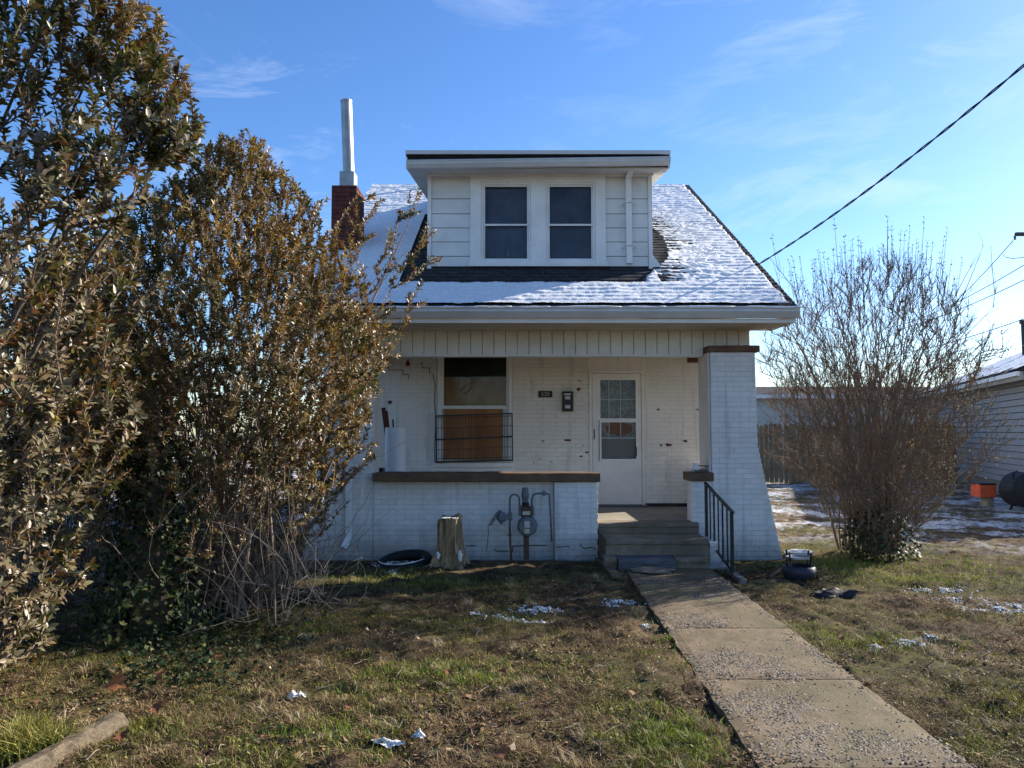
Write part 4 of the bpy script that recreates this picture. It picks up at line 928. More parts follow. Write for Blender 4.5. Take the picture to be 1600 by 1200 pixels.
# stones and edging near the steps
for k, (px_, py_, r_, mt, lb) in enumerate(((1124, 889, .15, M['mortar'], 'pale flat stone at the foot of the handrail'), (1152, 898, .07, M['stone'], 'tan stone just right of the handrail post'), (904, 872, .19, M['stone'], 'squared footing stone under the right end of the porch wall'), (1247, 868, .16, M['litterwhite'], 'flat white slab piece behind the dark pot'))):
    g = gnd(px_, py_); tag(chunk('stone', (g[0], g[1]+(.06 if k == 2 else 0), -.03), r_, mt, 80+k, flat=.42 if k != 2 else .5), lb, 'stone')
m = MB(); a = gnd(938, 880); b = gnd(962, 905); m.beam((a[0], a[1]+.1, .02), (b[0], b[1], .03), .10, .06); tag(m.build('edging_board', M['timber']), 'old board lying on edge left of the lowest step', 'board')
m = MB(); a = gnd(1138, 893); b = gnd(1162, 912); m.beam((a[0], a[1], .02), (b[0], b[1], .02), .07, .05); tag(m.build('edging_board', M['stone']), 'short mossy edging block right of the walk below the handrail', 'edging block')
# flat broken stone on walk
g = gnd(1020, 897); tag(chunk('stone', (g[0], g[1], .02), .22, M['step'], 91, flat=.13), 'flat broken concrete piece on the walk before the steps', 'stone')
# dark cloth
def cloth(c, rx, ry, h, seed, mat, name):
    g = np.linspace(-1, 1, 22); A, B = np.meshgrid(g, g); v = fbm(A*2.5+seed, B*2.5, 4, seed); X = c[0]+A*rx*(.75+.5*v); Y = c[1]+B*ry*(.7+.6*fbm(A*2, B*2+5, 3, seed+3)); Z = ground_h(X, Y)+h*np.abs(v-.35)*2*np.clip(1.25-np.sqrt(A*A+B*B), 0, 1)+.006
    i = np.arange(X.size).reshape(X.shape); q4 = np.stack([i[:-1,:-1], i[:-1,1:], i[1:,1:], i[1:,:-1]], -1).reshape(-1, 4); ok = ((A*A+B*B)+.8*(v-.5) < .85).ravel(); q4 = q4[ok[q4].sum(1) >= 3]
    return np_mesh(name, np.stack([X, Y, Z], -1).reshape(-1, 3), q4, mat)
g = gnd(1305, 930); tag(cloth(g, .28, .15, .09, 4, M['rubber'], 'plastic_sheet'), 'crumpled black plastic lying on the soil right of the walk', 'plastic sheet')
g = gnd(1146, 938); tag(cloth(g, .06, .04, .03, 7, M['rubber'], 'rag'), 'small dark rag on the walk near the handrail', 'rag')
g = gnd(464, 1090); tag(cloth(g, .07, .05, .055, 33, M['litterwhite'], 'plastic_scrap'), 'white crumpled scrap in the brown grass before the hedge', 'litter')
g = gnd(607, 1166); tag(cloth(g, .10, .035, .03, 12, M['litterwhite'], 'plastic_scrap'), 'flat white torn scrap at the bottom of the lawn', 'litter')
g = gnd(655, 1157); tag(cloth(g, .045, .025, .03, 15, M['litterwhite'], 'plastic_scrap'), 'smaller white scrap right of the flat torn scrap', 'litter')
# timber at lower left
a = gnd(185, 1128, .05); b = gnd(75, 1215, .05); tm = MB(); vs = []; n = 16; rd = random.Random(6)
A = Vector((a[0], a[1], .06)); B = Vector((b[0]-.25, b[1]-.5, .04)); d = (B-A).normalized(); s = d.cross(Vector((0, 0, 1))).normalized()
for k in range(n+1):
    p = A.lerp(B, k/n)
    for (u, v) in ((-.05,-.07),(.05,-.07),(.065,-.02),(.058,.035),(.02,.05),(-.03,.048),(-.058,.03),(-.065,-.02)): vs.append(p+s*(u+rd.uniform(-.006,.006))+Vector((0,0,v+rd.uniform(-.007,.007)))+d*(rd.uniform(-.03,.03) if k in (0,n) else 0))
tm.add(vs, [tuple(range(8)), tuple(n*8+q for q in range(7,-1,-1))]+[(k*8+q, k*8+(q+1)%8, k*8+8+(q+1)%8, k*8+8+q) for k in range(n) for q in range(8)])
tag(tm.build('landscape_timber', M['timber']), 'old grey landscape timber half buried at the lower left', 'timber')

# ------------------------------------------------------------------ wires, neighbours
def wire(pts, r, name, label, tw=False, parent=None):
    m = MB(); m.tube(pts, r, 6); o = m.build(name, M['wire'], parent)
    return tag(o, label, 'cable') if not parent else o
A = Vector((XR+.03, 11.15, 4.10)); C = Vector(at(1600, 100, 7.0)); B = A+(C-A)*2.6; B.z += 1.5
sv = empty('service_cable', A, label='twisted black service cable running from the roof edge to the upper right', cat='cable')
def sag(A, B, s, n=60): return [A.lerp(B, k/n)-Vector((0, 0, s*4*(k/n)*(1-k/n))) for k in range(n+1)]
base = sag(A, B, .62, 220)
for ph in (0, math.pi):
    pts = [p+Vector((.008*math.cos(k*.55+ph), 0, .008*math.sin(k*.55+ph))) for k, p in enumerate(base)]; m = MB(); m.tube(pts, .0075, 5); m.build('strand', M['wire'], sv)
# utility pole
up = empty('utility_pole', (25.9, 36, 0), label='wooden utility pole at the right edge with crossarm and insulator', cat='utility pole')
e = at(1584, 367, 36); m = MB(); m.tube([(e[0]+1.3, 36, -.2), (e[0]+1.3, 36, e[2]+1.2)], [.17, .12], 12); m.build('pole', M['pole'], up)
m = MB(); m.box(e[0], e[0]+2.6, 35.8, 35.95, e[2]-.08, e[2]+.08); m.build('crossarm', M['pole'], up)
m = MB(); m.lathe([(.03, 0), (.07, .03), (.03, .06), (.07, .10), (.03, .14), (.07, .18), (.03, .2)], 10, (e[0]-.05, 35.85, e[2]-.28)); m.build('insulator', M['iron'], up)
for k, (p, q, lb) in enumerate(((at(1583, 376, 36), at(1400, 545, 60), 'thin line sloping down left from the pole insulator'), (at(1700, 350, 30), at(1400, 510, 60), 'middle thin line crossing behind the bare shrub'), (at(1700, 385, 30), at(1380, 520, 60), 'third thin line crossing behind the bare shrub'), (at(1700, 460, 30), at(1350, 560, 60), 'lowest thin line above the neighbour roof'))):
    wire(sag(Vector(p), Vector(q), .5, 20), .02, 'power_line', lb)
wire([at(1567, 397, 36), at(1572, 402, 36), at(1582, 404, 36), at(1600, 402, 36), at(1640, 395, 36)], .016, 'power_line', 'short drooping jumper line left of the crossarm')

# neighbour house, wall running back
nb = empty('neighbour_house', (13.2, 21, 0), label='grey vinyl sided house with snowy roof at the right edge', cat='house')
q0 = Vector((12.2, 17.8, 0)); dv = Vector((.316, .949, 0)); nv = Vector((-.949, .316, 0)); Ln = 12.0; Zt = 2.95
def nbp(u, v, z): p = q0+dv*u+nv*v; return (p.x, p.y, z)
def nbox(u0, u1, v0, v1, z0, z1): return MB().add([nbp(u0,v0,z0),nbp(u1,v0,z0),nbp(u1,v1,z0),nbp(u0,v1,z0),nbp(u0,v0,z1),nbp(u1,v0,z1),nbp(u1,v1,z1),nbp(u0,v1,z1)], [(0,3,2,1),(4,5,6,7),(0,1,5,4),(1,2,6,5),(2,3,7,6),(3,0,4,7)])
nbox(0, Ln, -6, -.02, .32, Zt).build('wall', M['neighdark'], nb); nbox(.02, Ln-.02, -5.9, .0, -.1, .319).build('foundation', M['found'], nb)
nc = 16; hh = (Zt-.32)/nc; pm = bpy.data.meshes.new('siding_plank')
pts = [nbp(0, 0, 0)]; 
def plank(u0, u1, z):
    return MB().add([nbp(u0,.036,z+.016),nbp(u1,.036,z+.016),nbp(u1,.004,z+hh),nbp(u0,.004,z+hh),nbp(u0,-.015,z+.016),nbp(u1,-.015,z+.016)], [(0,1,2,3),(4,5,1,0),(4,0,3),(1,5,2)])
for k in range(nc): plank(-.01, Ln+.01, .32+k*hh).build('siding_plank', M['neigh'], nb)
nbox(-.3, Ln+.3, .35, .42, Zt-.10, Zt+.10).build('fascia', M['tan'], nb); nbox(-.3, Ln+.3, -.02, .35, Zt-.02, Zt+.0).build('soffit', M['tan'], nb)
nbox(-.3, Ln+.3, .425, .50, Zt+.0, Zt+.10).build('gutter', M['trim'], nb)
m = MB(); zr = Zt+.12; m.add([nbp(-.3,.5,zr),nbp(Ln+.3,.5,zr),nbp(Ln+.3,-3,zr+1.5),nbp(-.3,-3,zr+1.5),nbp(-.3,-6.5,zr),nbp(Ln+.3,-6.5,zr),nbp(-.3,-3,zr-.1),nbp(Ln+.3,-3,zr-.1)], [(0,1,2,3),(3,2,5,4),(0,3,4,6),(1,7,5,2),(0,6,7,1),(6,4,5,7)]); m.build('roof', M['shingle'], nb)
A_, B_ = np.meshgrid(np.arange(-.25, Ln+.25, .12), np.arange(0, 1.001, .02)); nv_ = fbm(A_*2, B_*30, 4, 77); ok = nv_+.25*B_ > .36
pp = np.array(q0)[None, None]+A_[..., None]*np.array(dv)[None, None]+(.46-3.4*B_)[..., None]*np.array(nv)[None, None]; pp[..., 2] = zr+1.5*(.04-(-3.4*B_))/3.5+.03+.02*nv_
i = np.arange(A_.size).reshape(A_.shape); q4 = np.stack([i[:-1,:-1], i[:-1,1:], i[1:,1:], i[1:,:-1]], -1).reshape(-1, 4); okr = ok.ravel(); q4 = q4[okr[q4].sum(1) >= 3]
np_mesh('snow', pp.reshape(-1, 3), q4, M['snow'], nb, smooth=True, kind='stuff')
c = at(1598, 530, 24); m = MB(); m.lathe([(.12, 0), (.12, 1.0), (.16, 1.0), (.16, 1.1)], 12, (c[0]+.1, 24, c[2]-.5)); m.build('chimney_pipe', M['iron'], nb)
# shed behind, fence
sh = empty('shed', (13, 31, 0), label='long low sage grey shed behind the fence and bare shrub', cat='shed')
xA, xB = at(1150, 600, 31)[0], at(1500, 600, 31)[0]; zA = at(1300, 607, 31)[2]
m = MB(); m.box(xA, xB, 31, 37, -.1, zA-.35); m.build('wall', M['shed'], sh)
m = MB(); m.prismx([(30.6, zA-.35), (30.6, zA-.28), (34, zA+.25), (37.4, zA-.28), (37.4, zA-.35)], xA-.3, xB+.3); m.build('roof', M['shingle'], sh)
m = MB(); m.box(xA-.3, xB+.3, 30.55, 30.6, zA-.42, zA-.27); m.build('fascia', M['trim'], sh)
for k in range(12):
    z0 = .1+k*(zA-.5)/12; m = MB(); m.add([(xA, 30.97, z0), (xB, 30.97, z0), (xB, 30.99, z0+(zA-.5)/12), (xA, 30.99, z0+(zA-.5)/12), (xA, 31.01, z0), (xB, 31.01, z0)], [(0,1,2,3),(4,5,1,0)]); m.build('siding_plank', M['shed'], sh, recalc=False)
fe = empty('wooden_fence', (8, 24.7, 0), label='weathered wooden privacy fence behind the pillar and the bare shrub', cat='fence')
fm = []
for s_ in range(4):
    rd = random.Random(s_); m = MB(); w_ = .066; t = rd.uniform(-.02, .02); m.prism([(-w_, 0), (w_, 0), (w_, 1.80+t), (w_*.5, 1.86+t), (-w_*.5, 1.86+t), (-w_, 1.80+t)], -.01, .01); o = m.build('plank', M['fence'], fe); fm.append(o.data)
    [setattr(v, 'co', v.co+Vector((8, 24.7, 0))) for v in o.data.vertices]; o.location = (-1.2-.15*s_, 0, .03)
x = -1.05; rd = random.Random(3)
while x < 6.2:
    o = link_mesh('plank', rd.choice(fm), fe); o.location = (x, rd.uniform(-.006, .006), rd.uniform(.0, .06)); o.rotation_euler = (0, rd.uniform(-.012, .012), 0); x += .145+rd.uniform(0, .012)
for z in (.45, 1.5):
    m = MB(); m.box(6.3, 14.3, 24.65, 24.685, z, z+.09); m.build('rail', M['fence'], fe)
for k in range(4):
    m = MB(); m.box(6.6+k*2.4, 6.69+k*2.4, 24.74, 24.83, -.1, 1.8); m.build('post', M['fence'], fe)
# orange box and barrel grill
c = at(1541, 785, 17.0); m = MB()
ob = empty('orange_box', (c[0], 17, 0), label='orange red box beside the black barrel near the grey house', cat='box')
m.box(c[0]-.19, c[0]+.17, 16.9, 17.25, .22, .50, .012); m.build('box', M['orange'], ob)
m = MB(); m.box(c[0]-.20, c[0]+.18, 16.88, 17.27, .501, .53, .006); m.build('lid', M['black'], ob)
m = MB(); m.box(c[0]-.01, c[0]+.13, 16.93, 17.2, -.05, .219, .01); m.build('base', M['stone'], ob)
c = at(1597, 770, 16.5); gr = empty('barrel_grill', (c[0], 16.5, 0), label='round black barrel grill at the right edge before the grey siding', cat='grill')
m = MB(); m.lathe([(.05, -.36), (.20, -.33), (.33, -.25), (.37, -.2), (.37, .25), (.2, .33)], 28, (c[0], 16.5, .42), 'y'); m.build('barrel', M['rubber'], gr, smooth=False)
m = MB(); m.tube([(c[0]-.30, 16.3, .66), (c[0]-.36, 16.2, .80), (c[0]-.30, 16.15, .84)], .015, 8); m.build('handle', M['iron'], gr)
m = MB(); m.beam((c[0]-.65, 16.25, .40), (c[0]-.34, 16.25, .44), .04, .04); m.build('side_arm', M['iron'], gr)
for sx_ in (-1, 1): m = MB(); m.beam((c[0]+sx_*.2, 16.5, .15), (c[0]+sx_*.28, 16.5, -.05), .04, .04, (0,1,0)); m.build('leg', M['iron'], gr)

# ------------------------------------------------------------------ vegetation
def tubes(P, Rr, n=3):
    B, S, _ = P.shape; T = np.gradient(P, axis=1); T /= np.linalg.norm(T, axis=2, keepdims=True)+1e-9
    ref = np.zeros_like(T); ref[..., 0] = .31; ref[..., 1] = .83; ref[..., 2] = .21
    U = np.cross(T, ref); U /= np.linalg.norm(U, axis=2, keepdims=True)+1e-9; Wv = np.cross(T, U)
    a = np.arange(n)*math.tau/n
    V = P[:, :, None]+Rr[:, :, None, None]*(U[:, :, None]*np.cos(a)[None, None, :, None]+Wv[:, :, None]*np.sin(a)[None, None, :, None])
    idx = np.arange(B*S*n).reshape(B, S, n); nx_ = np.roll(idx, -1, 2)
    F_ = np.stack([idx[:, :-1], nx_[:, :-1], nx_[:, 1:], idx[:, 1:]], -1).reshape(-1, 4)
    return V.reshape(-1, 3), F_
def leaves(P, T, D, Wd, size, wid, col, fine=False):
    """P base, D direction, Wd width dir"""
    Nn = np.cross(D, Wd); L_ = size[:, None]; w_ = wid[:, None]*L_
    if not fine:
        v = [P, P+D*L_*.45+Wd*w_*.5+Nn*L_*.10, P+D*L_, P+D*L_*.45-Wd*w_*.5+Nn*L_*.10]
        V = np.stack(v, 1); F_ = np.array([(0,1,2),(0,2,3)]); nvv = 4
    else:
        v = [P, P+D*L_*.30+Wd*w_*.46+Nn*L_*.06, P+D*L_*.65+Wd*w_*.40+Nn*L_*.05, P+D*L_-Nn*L_*.05, P+D*L_*.65-Wd*w_*.40+Nn*L_*.05, P+D*L_*.30-Wd*w_*.46+Nn*L_*.06, P+D*L_*.32-Nn*L_*.01, P+D*L_*.66-Nn*L_*.01]
        V = np.stack(v, 1); F_ = np.array([(0,1,6),(1,2,7),(1,7,6),(2,3,7),(3,4,7),(4,5,6),(4,6,7),(5,0,6)]); nvv = 8
    n = len(P); return V.reshape(-1, 3), (F_[None]+(np.arange(n)*nvv)[:, None, None]).reshape(-1, 3), np.repeat(col, nvv)
def norm(v): return v/(np.linalg.norm(v, axis=-1, keepdims=True)+1e-9)
def grow(base, limb_ends, tips, limb_r, seed, S=6, bend=.10, up=.16, lat=.05):
    """limbs from base to ends, then each tip joins the nearest lower node."""
    g = np.random.default_rng(seed); base = np.array(base, float); nL = len(limb_ends); SL_ = 14
    t = np.linspace(0, 1, SL_)[None, :, None]; st = base[None]+g.normal(0, 1, (nL, 3))*np.array([lat, lat, 0]); E = np.array(limb_ends, float)
    ctrl = st+(E-st)*np.array([.35, .35, .55])+g.normal(0, .08, (nL, 3))
    LP = (1-t)**2*st[:, None]+2*t*(1-t)*ctrl[:, None]+t**2*E[:, None]
    wob = g.normal(0, .02, (nL, SL_, 3)); wob[:, 0] = 0; LP = LP+np.cumsum(wob, 1)*.5
    LR = limb_r[:, None]*(1-.82*np.linspace(0, 1, SL_))[None]
    nodes = [LP[:, 2:].reshape(-1, 3)]; tips = tips[np.argsort(np.linalg.norm(tips-base, axis=1))]; out = []; NB = nodes[0]; ch_ = 60
    for k in range(0, len(tips), ch_):
        tp = tips[k:k+ch_]; d = np.linalg.norm(tp[:, None]-NB[None], axis=2); db = np.linalg.norm(NB-base, axis=1)[None]; tb = np.linalg.norm(tp-base, axis=1)[:, None]
        al = ((tp[:, None]-NB[None])*norm(NB-base+np.array([0, 0, .6]))[None]).sum(2)/(d+1e-6); cost = d*(1+1.3*(1-al))+1.5*np.maximum(0, db-tb*.97)+.6*np.maximum(0, NB[None, :, 2]-tp[:, None, 2])+10*(d < .05); j = np.argmin(cost, 1); p0 = NB[j]; u = np.linspace(0, 1, S)[None, :, None]
        ln = np.linalg.norm(tp-p0, axis=1)[:, None]; c = (p0+tp)/2+g.normal(0, 1, p0.shape)*ln*bend*.5-np.array([0, 0, 1])*ln*up*.25
        c += norm(p0-base+np.array([0, 0, .5]))*ln*.10
        Pb = (1-u)**2*p0[:, None]+2*u*(1-u)*c[:, None]+u**2*tp[:, None]; out.append(Pb); NB = np.concatenate([NB, Pb[:, 2:5].reshape(-1, 3)])
    return LP, LR, np.concatenate(out)
def shoot_leaves(BP, per, size, wid, colf, seed, t0=.25, droop=.15, fine=False, open_=.9, spread=1.0):
    g = np.random.default_rng(seed); B = len(BP); S = BP.shape[1]; ks = np.linspace(t0, 1, per); Ps = []; Ts = []; Az = []
    for q, tt in enumerate(ks):
        tj = np.clip(tt+g.uniform(-.03, .03, B), 0, .9999)*(S-1); i0 = tj.astype(int); f = (tj-i0)[:, None]; a = BP[np.arange(B), i0]; b = BP[np.arange(B), np.minimum(i0+1, S-1)]
        P = a*(1-f)+b*f; T = norm(b-a+1e-6); Ps += [P, P]; Ts += [T, T]; az_ = q*math.pi/2+np.arange(B)*1.7+g.uniform(-.35, .35, B); Az += [az_, az_+math.pi]
    P = np.concatenate(Ps); T = np.concatenate(Ts); A = np.concatenate(Az); ref = np.array([.2, .3, .93])[None]; U = norm(np.cross(T, ref)); Vv = np.cross(T, U)
    Sd = U*np.cos(A)[:, None]+Vv*np.sin(A)[:, None]; D = norm(T*.75+Sd*open_*spread-np.array([0, 0, droop])+g.normal(0, .22, P.shape)); Wd = norm(np.cross(T, D)+g.normal(0, .25, P.shape)); Wd = norm(Wd-D*(Wd*D).sum(1, keepdims=True))
    n = len(P); keep = g.uniform(0, 1, n) < .88
    P, D, Wd, T = P[keep], D[keep], Wd[keep], T[keep]; n = len(P); sz = size*g.uniform(.55, 1.25, n); br = np.tile(np.arange(B), 2*per)[keep]
    return P, T, D, Wd, sz, wid*g.uniform(.8, 1.15, n), colf(P, br, g)
def plantobj(name, base, label, cat, group=None): return empty(name, (base[0], base[1], 0), label=label, cat=cat, group=group)
def prof_sample(n, center, prof, seed, inner=.25, pw=.55, noise_amp=.22, zmin=None):
    g = np.random.default_rng(seed); zs = np.array([p[0] for p in prof]); rs = np.array([p[1] for p in prof]); ox = np.array([p[2] if len(p) > 2 else 0 for p in prof]); out = []
    while len(out) < n:
        z = g.uniform(zs[0], zs[-1], n*2); r_ = np.interp(z, zs, rs); k = g.uniform(0, rs.max(), n*2) < r_; z = z[k]; r_ = r_[k]; a = g.uniform(0, math.tau, len(z)); f = inner+(1-inner)*g.uniform(0, 1, len(z))**pw
        na = 1+noise_amp*2*(fbm(a*1.9+seed, z*2.2, 3, seed)-.5); f = f*na; X = center[0]+np.interp(z, zs, ox)+r_*f*np.cos(a); Y = center[1]+r_*f*np.sin(a); out += list(np.stack([X, Y, z+g.normal(0, .03, len(z))], 1))
    return np.array(out[:n])

# hedge shrub in the middle left
mb_ = (-2.75, 7.25, 0)
prof = [(.10, .50), (.46, .90), (.9, 1.15), (1.5, 1.38), (2.1, 1.52), (2.7, 1.62), (3.2, 1.42), (3.6, 1.0), (3.9, .70, .1), (4.2, .42, .12), (4.5, .18, .15)]
tips = prof_sample(7600, mb_, prof, 5, .30, .6)
g = np.random.default_rng(3); keep = (tips[:, 2] > 1.1) | (g.uniform(0, 1, len(tips)) < .75); tips = tips[keep]
extra = np.array([at(x, y, 7.0+g.uniform(-.3, .5)) for x, y in ((655,298),(668,350),(640,395),(600,310),(585,330),(660,440),(640,470),(628,420),(610,360),(575,370),(560,350),(650,420),(662,375),(622,330),(605,395),(590,420),(645,330),(612,440),(672,400),(540,330),(555,310),(500,315),(605,555),(590,600),(640,500),(610,520),(600,480),(575,640),(560,700))])
lim = prof_sample(84, mb_, [(1.2, 1.2), (2.4, 1.45), (3.4, 1.0), (4.2, .35)], 9, .1, .7)
mids = plantobj('privet_shrub', mb_, 'tall bushy privet shrub with small olive and russet leaves left of the porch', 'shrub')
LP, LR, BP = grow((mb_[0]+.05, mb_[1], 0), np.concatenate([lim, extra[[0, 2, 5, 9, 14, 17]]]), np.concatenate([tips, extra, extra+g.normal(0, .05, extra.shape), extra+g.normal(0, .08, extra.shape)]), rng.uniform(.007, .018, 90), 4, lat=.30)
v, f = tubes(LP, LR, 5); np_mesh('stems', v, f, M['twig'], mids, smooth=True)
v, f = tubes(BP, np.linspace(.0055, .0018, BP.shape[1])[None]*np.ones((len(BP), 1)), 3); np_mesh('twigs', v, f, M['twig'], mids, kind='stuff')
def cm(P, br, g):
    b = np.random.default_rng(1).uniform(0, 1, br.max()+1)[br]; patch = fbm(P[:, 0]*1.3, P[:, 2]*1.3+P[:, 1], 3, 61)
    return np.clip(.50*b+.40*g.uniform(0, 1, len(P))+.95*(patch-.5)+.03, 0, 1)
LVM = [shoot_leaves(BP, 13, .046, .46, cm, 5, .06, fine=False)]
P, T, D, Wd, sz, wd, cl = LVM[0]
low = P[:, 2]; kk = np.random.default_rng(2).uniform(0, 1, len(P)) < np.clip((low-.2)/1.3, .18, 1)
v, f, c = leaves(P[kk], T[kk], D[kk], Wd[kk], sz[kk], wd[kk], cl[kk]); np_mesh('foliage', v, f, M['leaf_mid'], mids, attr=c, kind='stuff')
# bare arching vines at its foot
vb = []; g = np.random.default_rng(8)
for k in range(340):
    a = np.array(gnd(g.uniform(130, 520), g.uniform(900, 1000))+(g.uniform(0, .5),)); b = a+np.array([g.normal(0, .42), g.normal(-.05, .3), g.uniform(-.3, .7) if k % 2 else g.uniform(.4, 1.3)]); b[2] = abs(b[2]); c = (a+b)/2+g.normal(0, .25, 3); u = np.linspace(0, 1, 9)[:, None]; vb.append((1-u)**2*a+2*u*(1-u)*c+u*u*b+g.normal(0, .006, (9, 3)))
vb = np.array(vb); vb[..., 2] = np.maximum(vb[..., 2], .01); v, f = tubes(vb, np.linspace(.0035, .0016, 9)[None]*np.ones((len(vb), 1)), 4); np_mesh('bare_vines', v, f, simple('pale_vine', (.27, .22, .18), (.14, .11, .09), .7, 20, 0), mids, kind='stuff')

for k, (x, y, a, sc_, lb) in enumerate(((-5.6, 9.6, 2.1, .85, 'privet shrub standing behind the larger ones at the left, mostly hidden'), (-7.6, 8.0, 4.0, .95, 'leftmost privet shrub far behind the large broad leaved shrub'))):
    o = mids.copy(); COL.objects.link(o); o.location = (x, y, 0); o.rotation_euler = (0, 0, a); o.scale = (sc_,)*3; o['label'] = lb
    for ch_ in list(mids.children):
        if ch_.name.startswith('bare_vines'): continue
        c_ = ch_.copy(); COL.objects.link(c_); c_.parent = o
# near shrub at the left edge
nbse = (-4.0, 4.75, 0)
profN = [(.15, 1.0), (.57, 1.25), (1.16, 1.38), (1.75, 1.62), (2.2, 1.60), (2.6, 1.62), (3.0, 1.5), (3.25, 1.0)]
tips = prof_sample(2300, nbse, profN, 15, .35, .5, .16)
def ell(c, r_, n, s):
    g = np.random.default_rng(s); d = norm(g.normal(0, 1, (n, 3)))*(g.uniform(.2, 1, n)**.5)[:, None]; return np.array(c)[None]+d*np.array(r_)[None]
cl_ = [(at(245, 150, 4.6), (.26, .35, .28), 85), (at(270, 195, 4.6), (.16, .3, .20), 50), (at(215, 110, 4.7), (.22, .35, .28), 60), (at(170, 45, 4.7), (.28, .35, .24), 70), (at(220, 25, 4.6), (.12, .25, .12), 22), (at(90, 10, 4.6), (.40, .4, .18), 60), (at(40, 60, 4.4), (.30, .4, .32), 90), (at(20, 170, 4.3), (.22, .4, .3), 60), (at(100, 110, 4.9), (.12, .3, .10), 10), (at(240, 215, 4.5), (.20, .25, .10), 35), (at(125, 235, 4.2), (.30, .3, .12), 50), (at(120, 165, 4.9), (.1, .3, .1), 8), (at(130, 285, 4.2), (.3, .4, .2), 90)]
up_t = np.concatenate([ell(c, tuple(q*1.18 for q in r_), int(n*.95), 70+k) for k, (c, r_, n) in enumerate(cl_)])
lim = np.concatenate([prof_sample(16, nbse, [(1.2, 1.1), (2.2, 1.3), (3.0, 1.1)], 19, .2, .7), np.array([at(235, 150, 4.6), at(262, 190, 4.6), at(170, 45, 4.7), at(90, 10, 4.6), at(40, 60, 4.4), at(200, 230, 4.4)])])
ns = plantobj('large_privet', nbse, 'large broad leaved shrub filling the left edge of the photo closest to the camera', 'shrub')
LP, LR, BP = grow((nbse[0], nbse[1], 0), lim, np.concatenate([tips, up_t]), rng.uniform(.018, .034, 22), 14, lat=.15)
v, f = tubes(LP, LR, 7); np_mesh('stems', v, f, M['bark'], ns, smooth=True)
v, f = tubes(BP, np.linspace(.0075, .0022, BP.shape[1])[None]*np.ones((len(BP), 1)), 4); np_mesh('twigs', v, f, M['twig'], ns, kind='stuff')
P, T, D, Wd, sz, wd, cl = shoot_leaves(BP, 9, .058, .48, cm, 25, .2, fine=True)
dist = np.linalg.norm(P-np.array([0, 0, EYE]), axis=1); vis = (P[:, 0]/P[:, 1] > -.68) & (P[:, 2] < EYE+P[:, 1]*.62)
order = np.argsort(np.where(vis, dist, 99)); big = order[:300]; rest = np.setdiff1d(np.arange(len(P)), big)
v, f, c = leaves(P[rest], T[rest], D[rest], Wd[rest], sz[rest], wd[rest], cl[rest], True); np_mesh('foliage', v, f, M['leaf_near'], ns, attr=c, kind='stuff', smooth=False)
protos = []
for k in range(6):
    v, f, c = leaves(np.zeros((1, 3)), None, np.array([[1., 0, 0]]), np.array([[0, 1., 0]]), np.ones(1), np.array([.5]), np.array([(.1, .3, .45, .6, .75, .9)[k]]), True)
    o_ = np_mesh('leaf', v, f, M['leaf_near'], None, attr=c); protos.append(o_.data); bpy.data.objects.remove(o_)
off = WL(ns)
for j in big:
    Nn = np.cross(D[j], Wd[j]); mt = Matrix(((D[j][0], Wd[j][0], Nn[0]), (D[j][1], Wd[j][1], Nn[1]), (D[j][2], Wd[j][2], Nn[2]))).to_4x4()
    o = link_mesh('leaf', protos[int(min(5, cl[j]*6))], ns); o.matrix_basis = Matrix.Translation(Vector(P[j])-off) @ mt @ Matrix.Scale(float(sz[j]), 4)

# ivy clump (dark), ivy ground cover
ivc = (-2.95, 6.35)
iv = plantobj('ivy_clump', ivc+(0,), 'dark ivy covered trunk standing between the two privet shrubs', 'ivy')
pts = prof_sample(3000, ivc, [(.02, .46), (.4, .38), (.8, .34), (1.2, .30), (1.5, .24), (1.7, .08)], 33, .6, .6, .6)
g = np.random.default_rng(12)
def ivy_leaves(P, outw, size, seed, **k):
    g = np.random.default_rng(seed); n = len(P); Dn = norm(outw+g.normal(0, .45, P.shape)); D = norm(np.cross(Dn, g.normal(0, 1, P.shape))+np.array([0, 0, -.5])); D = norm(D-Dn*(D*Dn).sum(1, keepdims=True)); Wd = np.cross(Dn, D)
    sz_ = size*g.uniform(.5, 1.25, n); wl_ = g.uniform(.8, 1.1, n); shp = [(0,.38,0),(0,0,0),(-.34,.06,.03),(-.56,.44,.10),(-.20,.48,.0),(0,1,-.10),(.20,.48,.0),(.56,.44,.10),(.34,.06,.03)]
    V = np.stack([P+Wd*(a*sz_*wl_)[:, None]+D*(b*sz_)[:, None]+Dn*(c*sz_)[:, None] for a, b, c in shp], 1); F_ = np.array([(0, j, j % 8+1) for j in range(1, 9)])
    return V.reshape(-1, 3), (F_[None]+(np.arange(n)*9)[:, None, None]).reshape(-1, 3), np.repeat(g.uniform(0, 1, n)**1.5, 9)
ow = pts-np.array([ivc[0], ivc[1], 0]); ow[:, 2] = .25
v, f, c = ivy_leaves(pts, norm(ow), .055, 3); np_mesh('ivy_foliage', v, f, M['ivy'], iv, attr=c, kind='stuff')
m = MB(); m.tube([(ivc[0], ivc[1], -.05), (ivc[0]+.03, ivc[1], .8), (ivc[0]-.04, ivc[1]+.02, 2.0)], [.16, .11, .05], 12); m.build('trunk', M['bark'], iv, smooth=True)
n = 5600; gx = g.uniform(150, 520, n); gy = 905+175*g.uniform(0, 1, n)**.8; G_ = np.array([gnd(a, b) for a, b in zip(gx, gy)])
cen = .8*np.exp(-((gx-300-(1040-gy)*.9)/105)**2); kp = g.uniform(0, 1, n) < cen*1.1; G_ = G_[kp]; P = np.stack([G_[:, 0], G_[:, 1], ground_h(G_[:, 0], G_[:, 1])+g.uniform(.01, .12, len(G_))], 1)
